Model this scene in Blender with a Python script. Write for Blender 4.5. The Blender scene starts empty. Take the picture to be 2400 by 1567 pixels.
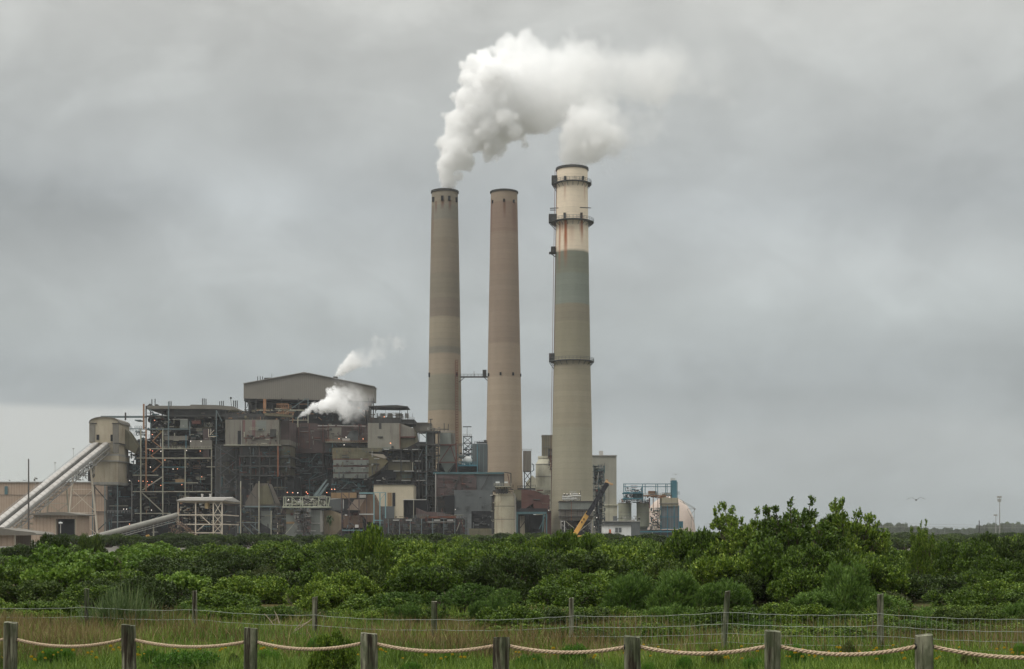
import bpy, math, random
import numpy as np
from mathutils import Vector, Matrix

# ------------------------------------------------------------------ camera, sky, sun, exposure
F = 3300.0          # focal length in photograph pixels (2400 wide)
HOR = 1250.0        # row of the horizon in the photograph
H = 2.6             # eye height
sc = bpy.context.scene
R = math.radians
cam_d = bpy.data.cameras.new("camera")
cam = bpy.data.objects.new("camera", cam_d)
sc.collection.objects.link(cam)
cam.location = (0, 0, H)
cam.rotation_euler = (R(90), 0, 0)
cam_d.sensor_width = 36
cam_d.lens = 36 * F / 2400
cam_d.shift_y = (HOR - 783.5) / 2400
cam_d.clip_start = 0.5
cam_d.clip_end = 20000
sc.camera = cam

sc.view_settings.view_transform = 'Standard'
sc.view_settings.look = 'None'
sc.view_settings.gamma = 1
sc.view_settings.exposure = 0.0
sc.cycles.use_denoising = True
sc.cycles.max_bounces = 42
sc.cycles.diffuse_bounces = 3
sc.cycles.glossy_bounces = 2
sc.cycles.transmission_bounces = 4
sc.cycles.volume_bounces = 40
sc.cycles.transparent_max_bounces = 8
sc.cycles.volume_step_rate = 1.5
sc.cycles.volume_max_steps = 256

SUN_EL, SUN_AZ = R(53), R(-120)      # azimuth from +Y (view direction), negative = left


class X_:
    """tiny expression wrapper for math nodes (shader and geometry trees alike)"""
    def __init__(s, nt, sock): s.nt, s.o = nt, sock
    def _m(s, op, *a):
        n = s.nt.nodes.new('ShaderNodeMath'); n.operation = op
        for i, v in enumerate((s,) + a):
            if isinstance(v, X_): s.nt.links.new(v.o, n.inputs[i])
            else: n.inputs[i].default_value = float(v)
        return X_(s.nt, n.outputs[0])
    def __add__(s, b): return s._m('ADD', b)
    __radd__ = __add__
    def __mul__(s, b): return s._m('MULTIPLY', b)
    __rmul__ = __mul__
    def __sub__(s, b): return s._m('SUBTRACT', b)
    def __rsub__(s, b): return (s * -1.0) + b
    def __truediv__(s, b): return s._m('DIVIDE', b)
    def mn(s, b): return s._m('MINIMUM', b)
    def mx(s, b): return s._m('MAXIMUM', b)
    def pw(s, b): return s._m('POWER', b)
    def sqrt(s): return s._m('SQRT')
    def abs(s): return s._m('ABSOLUTE')
    def exp(s): return s._m('EXPONENT')
    def atan2(s, b): return s._m('ARCTAN2', b)
    def asin(s): return s._m('ARCSINE')
    def clamp(s):
        return s.mx(0.0).mn(1.0)
    def ss(s, a, b):
        n = s.nt.nodes.new('ShaderNodeMapRange'); n.interpolation_type = 'SMOOTHSTEP'
        s.nt.links.new(s.o, n.inputs['Value'])
        n.inputs['From Min'].default_value = a; n.inputs['From Max'].default_value = b
        return X_(s.nt, n.outputs['Result'])


def xyz(nt, vec):
    n = nt.nodes.new('ShaderNodeSeparateXYZ'); nt.links.new(vec, n.inputs[0])
    return [X_(nt, n.outputs[i]) for i in range(3)]


def comb(nt, x, y, z):
    n = nt.nodes.new('ShaderNodeCombineXYZ')
    for i, v in enumerate((x, y, z)):
        if isinstance(v, X_): nt.links.new(v.o, n.inputs[i])
        else: n.inputs[i].default_value = v
    return n.outputs[0]


def noise(nt, vec, scale, detail=4, rough=0.5, dist=0.0, out=0):
    n = nt.nodes.new('ShaderNodeTexNoise'); nt.links.new(vec, n.inputs['Vector'])
    n.inputs['Scale'].default_value = scale; n.inputs['Detail'].default_value = detail
    n.inputs['Roughness'].default_value = rough; n.inputs['Distortion'].default_value = dist
    return X_(nt, n.outputs[out])


def ramp(nt, fac, stops, interp='LINEAR'):
    n = nt.nodes.new('ShaderNodeValToRGB'); nt.links.new(fac.o, n.inputs[0])
    cr = n.color_ramp; cr.interpolation = interp
    while len(cr.elements) > 1: cr.elements.remove(cr.elements[-1])
    cr.elements[0].position = stops[0][0]; cr.elements[0].color = (*stops[0][1], 1)
    for p, c in stops[1:]:
        e = cr.elements.new(p); e.color = (*c, 1)
    return n.outputs[0]


def mixc(nt, fac, a, b, mode='MIX'):
    n = nt.nodes.new('ShaderNodeMix'); n.data_type = 'RGBA'; n.blend_type = mode
    for sock, v in ((n.inputs[0], fac), (n.inputs[6], a), (n.inputs[7], b)):
        if isinstance(v, X_): nt.links.new(v.o, sock)
        elif isinstance(v, bpy.types.NodeSocket): nt.links.new(v, sock)
        elif isinstance(v, (tuple, list)): sock.default_value = (*v[:3], 1)
        else: sock.default_value = v
    return n.outputs[2]


def lin(v): v /= 255.0; return v / 12.92 if v <= 0.04045 else ((v + 0.055) / 1.055) ** 2.4
def C(r, g, b, k=1.0): return (lin(r) * k, lin(g) * k, lin(b) * k)


def make_world():
    w = bpy.data.worlds.new("World"); sc.world = w; w.use_nodes = True
    nt = w.node_tree; nt.nodes.clear()
    out = nt.nodes.new('ShaderNodeOutputWorld'); bg = nt.nodes.new('ShaderNodeBackground')
    nt.links.new(bg.outputs[0], out.inputs[0]); bg.inputs[1].default_value = 0.1
    sky = nt.nodes.new('ShaderNodeTexSky'); sky.sky_type = 'NISHITA'; sky.sun_disc = False
    sky.sun_elevation = SUN_EL; sky.sun_rotation = SUN_AZ; sky.dust_density = 4
    tc = nt.nodes.new('ShaderNodeTexCoord')
    dx, dy, dz = xyz(nt, tc.outputs['Generated'])
    el = dz.asin() * (180 / math.pi)             # degrees above the horizon
    az = dx.atan2(dy) * (180 / math.pi)          # degrees right of the view direction
    wn = noise(nt, comb(nt, az * 0.10, el * 0.2, 3.0), 1.0, 3, 0.5) - 0.5
    elw = el + wn * 1.6
    base = ramp(nt, elw.mx(0.0) / 90.0, [
        (0.000, C(150, 158, 160)), (1.6 / 90, C(158, 165, 166)), (3.8 / 90, C(165, 171, 172)),
        (4.9 / 90, C(156, 163, 165)), (6.2 / 90, C(159, 166, 168)), (8.5 / 90, C(168, 174, 174)), (10.5 / 90, C(172, 177, 177)),
        (13 / 90, C(168, 173, 174)), (17 / 90, C(182, 185, 183)), (21 / 90, C(197, 198, 194)),
        (33 / 90, (.95, .95, .92)), (55 / 90, (1.9, 1.9, 1.83)), (1.0, (2.3, 2.3, 2.22))])
    n1 = noise(nt, comb(nt, az * 0.15, el * 0.25, 0.0), 1.0, 5, 0.52, 0.5) - 0.5
    n0 = noise(nt, comb(nt, az * 0.05, el * 0.12, 4.0), 1.0, 2, 0.5) - 0.5
    n2 = noise(nt, comb(nt, az * 0.32, el * 0.45, 7.0), 1.0, 4, 0.55, 0.5) - 0.5
    n3 = noise(nt, comb(nt, az * 0.13, el * 0.20, 21.0), 1.0, 6, 0.55, 0.9)
    mod = n1 * 0.46 + n0 * 0.28 + n2 * 0.24 + n3.ss(.47, .62) * .085 + 1.035

    def blob(px, py, rx, ry, amp, sharp=1.0):
        a0 = math.degrees(math.atan((px - 1200) / F)); e0 = math.degrees(math.atan((HOR - py) / F))
        k = 180 / math.pi / F
        wx, wy = az + wn * 3.0, el + n2 * 1.5
        u, v = (wx - a0) / (rx * k), (wy - e0) / (ry * k)
        return (((u * u + v * v) * -0.5).exp()) * amp
    for b in [(90, 550, 230, 80, -0.26), (600, 485, 110, 40, 0.24), (520, 610, 180, 60, 0.12), (900, 690, 260, 70, 0.05),
              (260, 420, 200, 50, 0.07), (380, 300, 500, 70, -0.05), (2000, 700, 240, 70, 0.20), (2330, 690, 120, 60, .10), (1680, 560, 240, 70, 0.11), (1500, 800, 260, 50, .05), (2300, 560, 260, 60, -0.04),
              (1500, 925, 500, 22, -0.09), (300, 900, 420, 30, -0.12), (700, 780, 500, 40, -.05), (2100, 900, 500, 60, -0.07), (2200, 1150, 500, 90, -0.04),
              (700, 860, 400, 50, 0.05), (1500, 100, 700, 120, 0.06), (350, 60, 500, 90, -0.06)]:
        mod = mod + blob(*b)
    col = mixc(nt, 1.0, base, comb(nt, mod, mod, mod), 'MULTIPLY')
    # bright gap in the cloud low on the left, with a sharp upper edge
    edge = (el + n2 * 0.35).ss(5.15, 4.75)
    side = (az + wn * 4.0).ss(-4.0, -19.0)
    glow = mixc(nt, (el).ss(0.0, 4.6), C(192, 197, 190), C(198, 200, 196))
    col = mixc(nt, edge * side * 0.85, col, glow)
    ten = mixc(nt, 1.0, col, (10.0, 10.0, 10.0), 'MULTIPLY')
    fin = mixc(nt, 0.96, sky.outputs[0], ten)
    nt.links.new(fin, bg.inputs[0])


make_world()
sun_d = bpy.data.lights.new("sun", 'SUN'); sun_d.energy = 1.3; sun_d.angle = R(16); sun_d.color = (1.0, 0.95, 0.87)
sun = bpy.data.objects.new("sun", sun_d); sc.collection.objects.link(sun)
sdir = Vector((math.sin(SUN_AZ) * math.cos(SUN_EL), math.cos(SUN_AZ) * math.cos(SUN_EL), math.sin(SUN_EL)))
sun.rotation_euler = sdir.to_track_quat('Z', 'Y').to_euler()
sun.location = (0, 0, 500)

# ------------------------------------------------------------------ helpers
def pX(px, Y): return (px - 1200.0) / F * Y
def pZ(py, Y): return H + (HOR - py) / F * Y
def P(px, py, Y): return Vector((pX(px, Y), Y, pZ(py, Y)))


def tag(o, label=None, cat=None, group=None, kind=None):
    if label: o['label'] = label
    if cat: o['category'] = cat
    if group: o['group'] = group
    if kind: o['kind'] = kind
    return o


class MB:
    def __init__(s): s.v, s.f, s.m = [], [], []
    def add(s, vs, fs, m=0):
        o = len(s.v); s.v += [tuple(v) for v in vs]
        for f in fs: s.f.append(tuple(i + o for i in f)); s.m.append(m)
    def box(s, x0, x1, y0, y1, z0, z1, m=0):
        vs = [(x, y, z) for x in (x0, x1) for y in (y0, y1) for z in (z0, z1)]
        s.add(vs, [(0, 1, 3, 2), (4, 6, 7, 5), (0, 4, 5, 1), (2, 3, 7, 6), (0, 2, 6, 4), (1, 5, 7, 3)], m)
    def beam(s, p, q, w, h=None, m=0):
        p, q = Vector(p), Vector(q); d = (q - p)
        if d.length < 1e-6: return
        d.normalize(); up = Vector((0, 0, 1)) if abs(d.z) < 0.95 else Vector((0, 1, 0))
        a = d.cross(up).normalized(); b = a.cross(d).normalized(); h = h or w
        vs = [c + a * sa * w / 2 + b * sb * h / 2 for c in (p, q) for sa, sb in ((-1, -1), (1, -1), (1, 1), (-1, 1))]
        s.add(vs, [(0, 3, 2, 1), (4, 5, 6, 7), (0, 1, 5, 4), (1, 2, 6, 5), (2, 3, 7, 6), (3, 0, 4, 7)], m)
    def cyl(s, p, q, r0, r1=None, n=14, m=0, caps=True):
        p, q = Vector(p), Vector(q); r1 = r0 if r1 is None else r1; d = (q - p).normalized()
        up = Vector((0, 0, 1)) if abs(d.z) < 0.95 else Vector((0, 1, 0))
        a = d.cross(up).normalized(); b = a.cross(d).normalized(); vs = []
        for c, r in ((p, r0), (q, r1)):
            vs += [c + (a * math.cos(t) + b * math.sin(t)) * r for t in [2 * math.pi * i / n for i in range(n)]]
        fs = [(i, (i + 1) % n, n + (i + 1) % n, n + i) for i in range(n)]
        if caps: fs += [tuple(range(n))[::-1], tuple(range(n, 2 * n))]
        s.add(vs, fs, m)
    def lathe(s, c, prof, n=32, m=0):
        c = Vector(c); vs = []
        for r, z in prof: vs += [c + Vector((r * math.cos(2 * math.pi * i / n), r * math.sin(2 * math.pi * i / n), z)) for i in range(n)]
        fs = []
        for k in range(len(prof) - 1):
            fs += [(k * n + i, k * n + (i + 1) % n, (k + 1) * n + (i + 1) % n, (k + 1) * n + i) for i in range(n)]
        fs.append(tuple(range(n))[::-1]); fs.append(tuple(range((len(prof) - 1) * n, len(prof) * n)))
        s.add(vs, fs, m)
    def prism(s, pts, Y0, Y1, m=0):
        """pts in world (x,z), extruded along Y"""
        n = len(pts); vs = [(x, Y0, z) for x, z in pts] + [(x, Y1, z) for x, z in pts]
        s.add(vs, [tuple(range(n)), tuple(range(n, 2 * n))[::-1]] + [(i, i + n, (i + 1) % n + n, (i + 1) % n) for i in range(n)], m)
    def tube(s, pts, r, n=6, m=0, r1=None):
        pts = [Vector(p) for p in pts]; k = len(pts); vs = []
        for i, p in enumerate(pts):
            d = (pts[min(i + 1, k - 1)] - pts[max(i - 1, 0)]).normalized()
            up = Vector((0, 0, 1)) if abs(d.z) < 0.95 else Vector((0, 1, 0))
            a = d.cross(up).normalized(); b = a.cross(d).normalized()
            rr = r if r1 is None else r + (r1 - r) * i / (k - 1)
            vs += [p + (a * math.cos(2 * math.pi * j / n) + b * math.sin(2 * math.pi * j / n)) * rr for j in range(n)]
        fs = [(i * n + j, i * n + (j + 1) % n, (i + 1) * n + (j + 1) % n, (i + 1) * n + j) for i in range(k - 1) for j in range(n)]
        fs += [tuple(range(n))[::-1], tuple(range((k - 1) * n, k * n))]
        s.add(vs, fs, m)
    def build(s, name, mats, parent=None, smooth=False, origin=None):
        me = bpy.data.meshes.new(name)
        o0 = Vector(parent['_o']) if parent is not None and '_o' in parent.keys() else (Vector(origin) if origin is not None else Vector((0, 0, 0)))
        me.from_pydata([(v[0] - o0.x, v[1] - o0.y, v[2] - o0.z) for v in s.v], [], s.f)
        for mt in (mats if isinstance(mats, (list, tuple)) else [mats]): me.materials.append(mt)
        if isinstance(mats, (list, tuple)) and len(mats) > 1: me.polygons.foreach_set('material_index', s.m)
        if smooth:
            me.polygons.foreach_set('use_smooth', [True] * len(s.f))
        me.update(); me.validate()
        if smooth:
            try: me.set_sharp_from_angle(angle=R(40))
            except Exception: pass
        o = bpy.data.objects.new(name, me); sc.collection.objects.link(o)
        if parent is not None: o.parent = parent
        elif origin is not None: o.location = o0
        return o


# ------------------------------------------------------------------ materials
MATS = {}
def M(name, col, dirt=None, streak=0.35, rust=0.0, panel=0.0, rough=0.75, metal=0.0, ribs=0.0, psize=(3.0, 5.0), grime=0.35):
    """painted / weathered plant surface: broad tone changes, vertical run marks, rust patches, cladding panels"""
    if name in MATS: return MATS[name]
    m = bpy.data.materials.new(name); m.use_nodes = True; nt = m.node_tree
    b = nt.nodes['Principled BSDF']; b.inputs['Roughness'].default_value = rough; b.inputs['Metallic'].default_value = metal
    b.inputs['Specular IOR Level'].default_value = 0.25
    tc = nt.nodes.new('ShaderNodeNewGeometry'); pos = tc.outputs['Position']
    x, y, z = xyz(nt, pos)
    dirt = dirt or tuple(c * 0.35 for c in col)
    big = noise(nt, pos, 0.12, 5, 0.6)
    c0 = mixc(nt, (big.ss(0.38, 0.72)) * grime, col, dirt)
    st = noise(nt, comb(nt, x * 0.7, y * 0.7, z * 0.05), 1.0, 4, 0.65)
    c1 = mixc(nt, st.ss(0.46, 0.78) * streak, c0, dirt)
    if panel:
        def snap(v, k):
            n = nt.nodes.new('ShaderNodeMath'); n.operation = 'SNAP'; nt.links.new(v.o, n.inputs[0]); n.inputs[1].default_value = k
            return X_(nt, n.outputs[0])
        wn = nt.nodes.new('ShaderNodeTexWhiteNoise'); nt.links.new(comb(nt, snap(x, psize[0]), snap(y, psize[0]), snap(z, psize[1])), wn.inputs['Vector'])
        k = (X_(nt, wn.outputs[0]) - 0.5) * panel + 1.0
        c1 = mixc(nt, 1.0, c1, comb(nt, k, k, k), 'MULTIPLY')
    if ribs:
        wv = (x + y) / ribs
        fr = nt.nodes.new('ShaderNodeMath'); fr.operation = 'FRACT'; nt.links.new(wv.o, fr.inputs[0])
        k = X_(nt, fr.outputs[0]).ss(0.72, 0.8)
        c1 = mixc(nt, k * 0.35, c1, dirt)
    if rust:
        rn = noise(nt, comb(nt, x * 0.35, y * 0.35, z * 0.10), 1.0, 6, 0.7, 0.3)
        c1 = mixc(nt, rn.ss(0.52, 0.70) * rust, c1, C(104, 66, 48))
    nt.links.new(c1, b.inputs['Base Color'])
    MATS[name] = m; return m


beige = M('beige_cladding', C(168, 149, 131), dirt=C(120, 100, 85), streak=0.3, panel=0.05, psize=(6, 12), ribs=1.2, grime=0.25)
beige_lt = M('pale_block_wall', C(188, 178, 156), dirt=C(120, 112, 95), streak=0.25, grime=0.2)
tower_m = M('tower_cladding', C(172, 162, 142), dirt=C(126, 114, 94), streak=0.5, rust=0.25, grime=0.4)
tower_side = M('tower_orange_side', C(176, 148, 112), dirt=C(120, 90, 62), streak=0.5, rust=0.4)
galv = M('galvanised_roof', C(184, 181, 176), dirt=C(132, 127, 122), streak=0.15, rough=0.5, grime=0.15)
galv_dk = M('galvanised_dull', C(150, 148, 142), dirt=C(90, 86, 80), streak=0.4, rough=0.6)
steel_lt = M('pale_steel', C(160, 158, 142), dirt=C(96, 88, 74), streak=0.5, rust=0.45)
steel_wh = M('white_painted_steel', C(205, 195, 178), dirt=C(140, 118, 98), streak=0.4, rust=0.3)
mid_steel = M('mid_grey_steel', C(84, 88, 88), dirt=C(52, 54, 54), streak=0.4, rust=0.2)
steel_bl = M('bluegrey_steel', C(104, 118, 120), dirt=C(66, 70, 70), streak=0.4, rust=0.2)
steel_dk = M('dark_steel', C(66, 66, 64), dirt=C(34, 33, 32), streak=0.5, rust=0.3)
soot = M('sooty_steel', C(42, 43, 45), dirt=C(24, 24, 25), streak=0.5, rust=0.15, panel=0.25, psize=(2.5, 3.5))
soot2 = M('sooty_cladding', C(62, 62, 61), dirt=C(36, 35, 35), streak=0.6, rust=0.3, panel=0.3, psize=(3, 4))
grey_clad = M('grey_cladding', C(118, 115, 106), dirt=C(82, 72, 68), streak=0.7, rust=0.12, panel=0.16, psize=(5, 30))
taupe = M('taupe_cladding', C(122, 118, 110), dirt=C(90, 86, 80), streak=0.15, ribs=0.9, grime=0.15)
redwall = M('redbrown_cladding', C(84, 71, 69), dirt=C(58, 48, 47), streak=0.6, rust=0.4, panel=0.25, psize=(5, 5))
redsteel = M('rusty_red_steel', C(92, 58, 52), dirt=C(58, 40, 37), streak=0.5, rust=0.5)
rustduct = M('rust_red_duct', C(90, 62, 56), dirt=C(60, 38, 34), streak=0.5, panel=0.15, psize=(3, 3))
olive = M('olive_stained_panel', C(102, 98, 78), dirt=C(60, 56, 46), streak=0.7, rust=0.4, panel=0.2, psize=(4, 4))
panel_bl = M('bluish_panel', C(116, 120, 114), dirt=C(76, 78, 76), streak=0.4, panel=0.1)
slate = M('slate_building', C(92, 96, 96), dirt=C(62, 64, 66), streak=0.3, panel=0.08)
conc = M('silo_concrete', C(168, 162, 142), dirt=C(96, 82, 62), streak=0.75, rust=0.25)
vessel = M('white_vessel', C(196, 194, 176), dirt=C(132, 122, 96), streak=0.35)
tallgrey = M('tall_grey_panel', C(150, 148, 136), dirt=C(110, 108, 100), streak=0.2, panel=0.05, psize=(4, 60))
teal = M('teal_steel', C(72, 120, 134), dirt=C(50, 84, 92), streak=0.3)
teal_dk = M('dull_teal_steel', C(74, 104, 108), dirt=C(44, 58, 62), streak=0.4, rust=0.2)
copper = M('orange_brown_pipe', C(148, 112, 84), dirt=C(90, 66, 50), streak=0.5)
pink = M('pink_dome', C(202, 186, 174), dirt=C(168, 146, 132), streak=0.2)
white_b = M('white_shed_wall', C(206, 208, 206), dirt=C(150, 150, 146), streak=0.3)
ochre = M('ochre_panel', C(142, 118, 86), dirt=C(90, 72, 54), streak=0.5)
yellow = M('crane_yellow', C(208, 164, 88), dirt=C(120, 84, 40), streak=0.25, rough=0.5)
black = M('black_boom', C(30, 30, 36), dirt=C(18, 18, 20), streak=0.1, rough=0.5)
darkvoid = M('unlit_interior', C(26, 27, 30), dirt=C(18, 18, 20), streak=0.3)  # near-black colour painted in for the shade inside openings
rail_m = M('railing_steel', C(150, 150, 148), dirt=C(100, 96, 90), streak=0.2)
roofg = M('dull_grey_roof', C(112, 108, 100), dirt=C(80, 76, 70), streak=0.2)
poleg = M('grey_pole', C(92, 88, 84), streak=0.2)
insul = M('pale_insulated_pipe', C(176, 176, 172), dirt=C(120, 116, 110), streak=0.3, metal=0.2, rough=0.5)


def emis(name, col, s):
    m = bpy.data.materials.new(name); m.use_nodes = True; nt = m.node_tree; b = nt.nodes['Principled BSDF']
    b.inputs['Base Color'].default_value = (*col, 1); b.inputs['Emission Color'].default_value = (*col, 1); b.inputs['Emission Strength'].default_value = s
    return m
lamp_or = emis('lit_orange_lamp', (1.0, 0.40, 0.20), 2.0)
lamp_wh = emis('lit_white_lamp', (1.0, 0.92, 0.82), 1.6)
lamp_rd = emis('lit_red_lamp', (1.0, 0.25, 0.16), 2.0)


# ------------------------------------------------------------------ thing builder, measured in photograph pixels at a depth
class Thing:
    def __init__(s, name, label, cat, px, Y, group=None):
        s.Y = Y; s.o = bpy.data.objects.new(name, None); sc.collection.objects.link(s.o)
        loc = (pX(px, Y), Y, 0.0); s.o.location = loc; s.o['_o'] = loc
        s.o.empty_display_size = 0.5
        tag(s.o, label, cat, group)
    def put(s, name, mat, mb, smooth=False, label=None, kind=None, parent=None):
        if parent is not None: parent['_o'] = s.o['_o']
        o = mb.build(name, mat, parent or s.o, smooth)
        if label: o['label'] = label
        if kind: o['kind'] = kind
        return o
    def rect(s, name, mat, x0, y0, x1, y1, dy=0.0, D=6.0, **k):
        Y = s.Y + dy; mb = MB(); z1 = pZ(y0, Y); z0 = 0.0 if y1 is None else pZ(y1, Y)
        mb.box(pX(x0, Y), pX(x1, Y), Y, Y + D, z0, z1); return s.put(name, mat, mb, **k)
    def poly(s, name, mat, pts, dy=0.0, D=6.0, **k):
        Y = s.Y + dy; mb = MB(); w = [(pX(a, Y), pZ(b, Y)) for a, b in pts]
        ar = sum(w[i][0] * w[(i + 1) % len(w)][1] - w[(i + 1) % len(w)][0] * w[i][1] for i in range(len(w)))
        if ar < 0: w = w[::-1]
        mb.prism(w, Y, Y + D); return s.put(name, mat, mb, **k)
    def bar(s, name, mat, a, b, w=3.0, dy=0.0, dy2=None, **k):
        Y = s.Y + dy; Y2 = Y if dy2 is None else s.Y + dy2; mb = MB()
        p, q = P(a[0], a[1] if a[1] is not None else 0, Y), P(b[0], b[1] if b[1] is not None else 0, Y2)
        if b[1] is None: q.z = 0
        mb.beam(p, q, w * Y / F); return s.put(name, mat, mb, **k)
    def pipe(s, name, mat, pts, r=1.2, dy=0.0, n=8, **k):
        mb = MB(); Y = s.Y + dy
        mb.tube([P(a[0], a[1], Y + (a[2] if len(a) > 2 else 0)) for a in pts], r * Y / F, n); return s.put(name, mat, mb, smooth=True, **k)
    def cyl(s, name, mat, x, y0, y1, r0, r1=None, dy=0.0, n=28, **k):
        Y = s.Y + dy; mb = MB(); z1 = pZ(y0, Y); z0 = 0.0 if y1 is None else pZ(y1, Y); k_ = Y / F
        r1 = r0 if r1 is None else r1
        mb.lathe((pX(x, Y), Y, 0), [(r1 * k_, z0), (r0 * k_, z1)], n); return s.put(name, mat, mb, smooth=True, **k)
    def rail(s, name, x0, y0, x1, y1, dy=0.0, hpx=5.0, step=9.0, mat=None, **k):
        Y = s.Y + dy; mb = MB(); a, b = P(x0, y0, Y), P(x1, y1, Y); h = hpx * Y / F; w = 0.12
        n = max(2, int(abs(x1 - x0) / step))
        for t in (0.5, 1.0): mb.beam(a + Vector((0, 0, h * t)), b + Vector((0, 0, h * t)), w)
        for i in range(n + 1):
            p = a.lerp(b, i / n); mb.beam(p, p + Vector((0, 0, h)), w)
        return s.put(name, mat or rail_m, mb, **k)
    def lamp(s, px, py, dy=-1.0, kind=None, r=1.5):
        Y = s.Y + dy; mb = MB(); c = P(px, py, Y); rr = r * .72 * Y / F
        mb.lathe(c, [(0.3 * rr, -0.9 * rr), (0.85 * rr, -0.5 * rr), (rr, 0), (0.85 * rr, 0.5 * rr), (0.3 * rr, 0.9 * rr)], 8)
        return s.put('lamp', kind or lamp_or, mb, smooth=True)
    def clutter(s, name, mats, x0, y0, x1, y1, dy0, dy1, n, seed, big=1.0, parent=None):
        """dense small pipes, ducts, stairs and beams filling a bay"""
        rg = random.Random(seed); mb = MB(); k_ = s.Y / F
        for i in range(n):
            Y = s.Y + rg.uniform(dy0, dy1); m = rg.randrange(len(mats)); t = rg.random()
            x, y = rg.uniform(x0, x1), rg.uniform(y0, y1)
            if t < 0.30:
                L = rg.uniform(6, 34) * big; xe = min(x1, x + L); p, q = P(x, y, Y), P(xe, y + rg.uniform(-0.3, 0.3), Y)
                mb.cyl(p, q, rg.uniform(0.5, 1.6) * k_, n=6, m=m)
            elif t < 0.52:
                L = rg.uniform(6, 36) * big; ye = min(y1, y + L); mb.cyl(P(x, y, Y), P(x, ye, Y), rg.uniform(0.5, 1.6) * k_, n=6, m=m)
            elif t < 0.68:
                L = rg.uniform(4, 14) * big; sx = rg.choice((-1, 1))
                xe, ye = min(max(x + sx * L, x0), x1), min(y + L * rg.uniform(.5, 1), y1)
                mb.beam(P(x, y, Y), P(xe, ye, Y), rg.uniform(0.7, 1.6) * k_, m=m)
            elif t < 0.9:
                w, h = rg.uniform(3, 11) * big, rg.uniform(2.5, 9) * big
                xe, ye = min(x1, x + w), min(y1, y + h)
                if xe - x > 0.5 and ye - y > 0.5: mb.box(pX(x, Y), pX(xe, Y), Y, Y + rg.uniform(1, 3), pZ(ye, Y), pZ(y, Y), m)
            else:
                xe = min(x1, x + rg.uniform(8, 26)); a, b = P(x, y, Y), P(xe, y, Y)
                mb.beam(a, b, 0.15, m=m); mb.beam(a + Vector((0, 0, .55)), b + Vector((0, 0, .55)), 0.1, m=m); mb.beam(a + Vector((0, 0, 1.1)), b + Vector((0, 0, 1.1)), 0.1, m=m)
                for j in range(5):
                    p = a.lerp(b, j / 4); mb.beam(p, p + Vector((0, 0, 1.1)), 0.1, m=m)
        return s.put(name, list(mats), mb, parent=parent, kind='stuff')

# ------------------------------------------------------------------ ground
def ground_z(x, y):
    return 0.3 * max(0.0, min(1.0, (25 - y) / 6.0)) + 0.05 * math.sin(x * 0.5) * math.sin(y * 0.4) * (1 if y < 60 else 0)


def make_ground():
    ys = [-60, -20, 0, 8, 12] + [14 + i * 1.0 for i in range(50)] + [70, 90, 130, 200, 320, 500, 800, 1300, 2200, 3600]
    vs, fs = [], []; nx = 61
    for y in ys:
        ext = 60 if y < 60 else max(60, y * 1.1 + 100)
        ext = max(ext, 60)
        for i in range(nx):
            t = (i / (nx - 1) * 2 - 1); x = 30 * t + (3600 - 30) * t ** 5
            vs.append((x, y, ground_z(x, y)))
    for j in range(len(ys) - 1):
        for i in range(nx - 1): a = j * nx + i; fs.append((a, a + 1, a + nx + 1, a + nx))
    me = bpy.data.meshes.new('ground'); me.from_pydata(vs, [], fs); me.polygons.foreach_set('use_smooth', [True] * len(fs))
    o = bpy.data.objects.new('ground', me); sc.collection.objects.link(o); tag(o, 'flat rough ground under the grass, thicket and power plant', kind='structure')
    m = bpy.data.materials.new('earth_and_low_grass'); m.use_nodes = True; nt = m.node_tree; b = nt.nodes['Principled BSDF']
    b.inputs['Roughness'].default_value = 0.95; b.inputs['Specular IOR Level'].default_value = 0.1
    g = nt.nodes.new('ShaderNodeNewGeometry'); pos = g.outputs['Position']
    n1 = noise(nt, pos, 0.6, 6, 0.6); n2 = noise(nt, pos, 5.0, 4, 0.6)
    c = mixc(nt, n1.ss(0.4, 0.65), C(52, 62, 28), C(84, 70, 44)); c = mixc(nt, n2.ss(0.45, 0.7) * 0.5, c, C(34, 36, 22))
    nt.links.new(c, b.inputs['Base Color']); me.materials.append(m)


make_ground()
mb = MB(); mb.add([(-420, 150, .03), (60, 150, .03), (140, 820, .03), (-420, 820, .03)], [(0, 1, 2, 3)])
tag(mb.build('yard', M('worn_grey_yard', C(98, 94, 86), dirt=C(66, 62, 54), grime=.6)), 'worn grey paved yard around the foot of the power plant', kind='structure')

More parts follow.
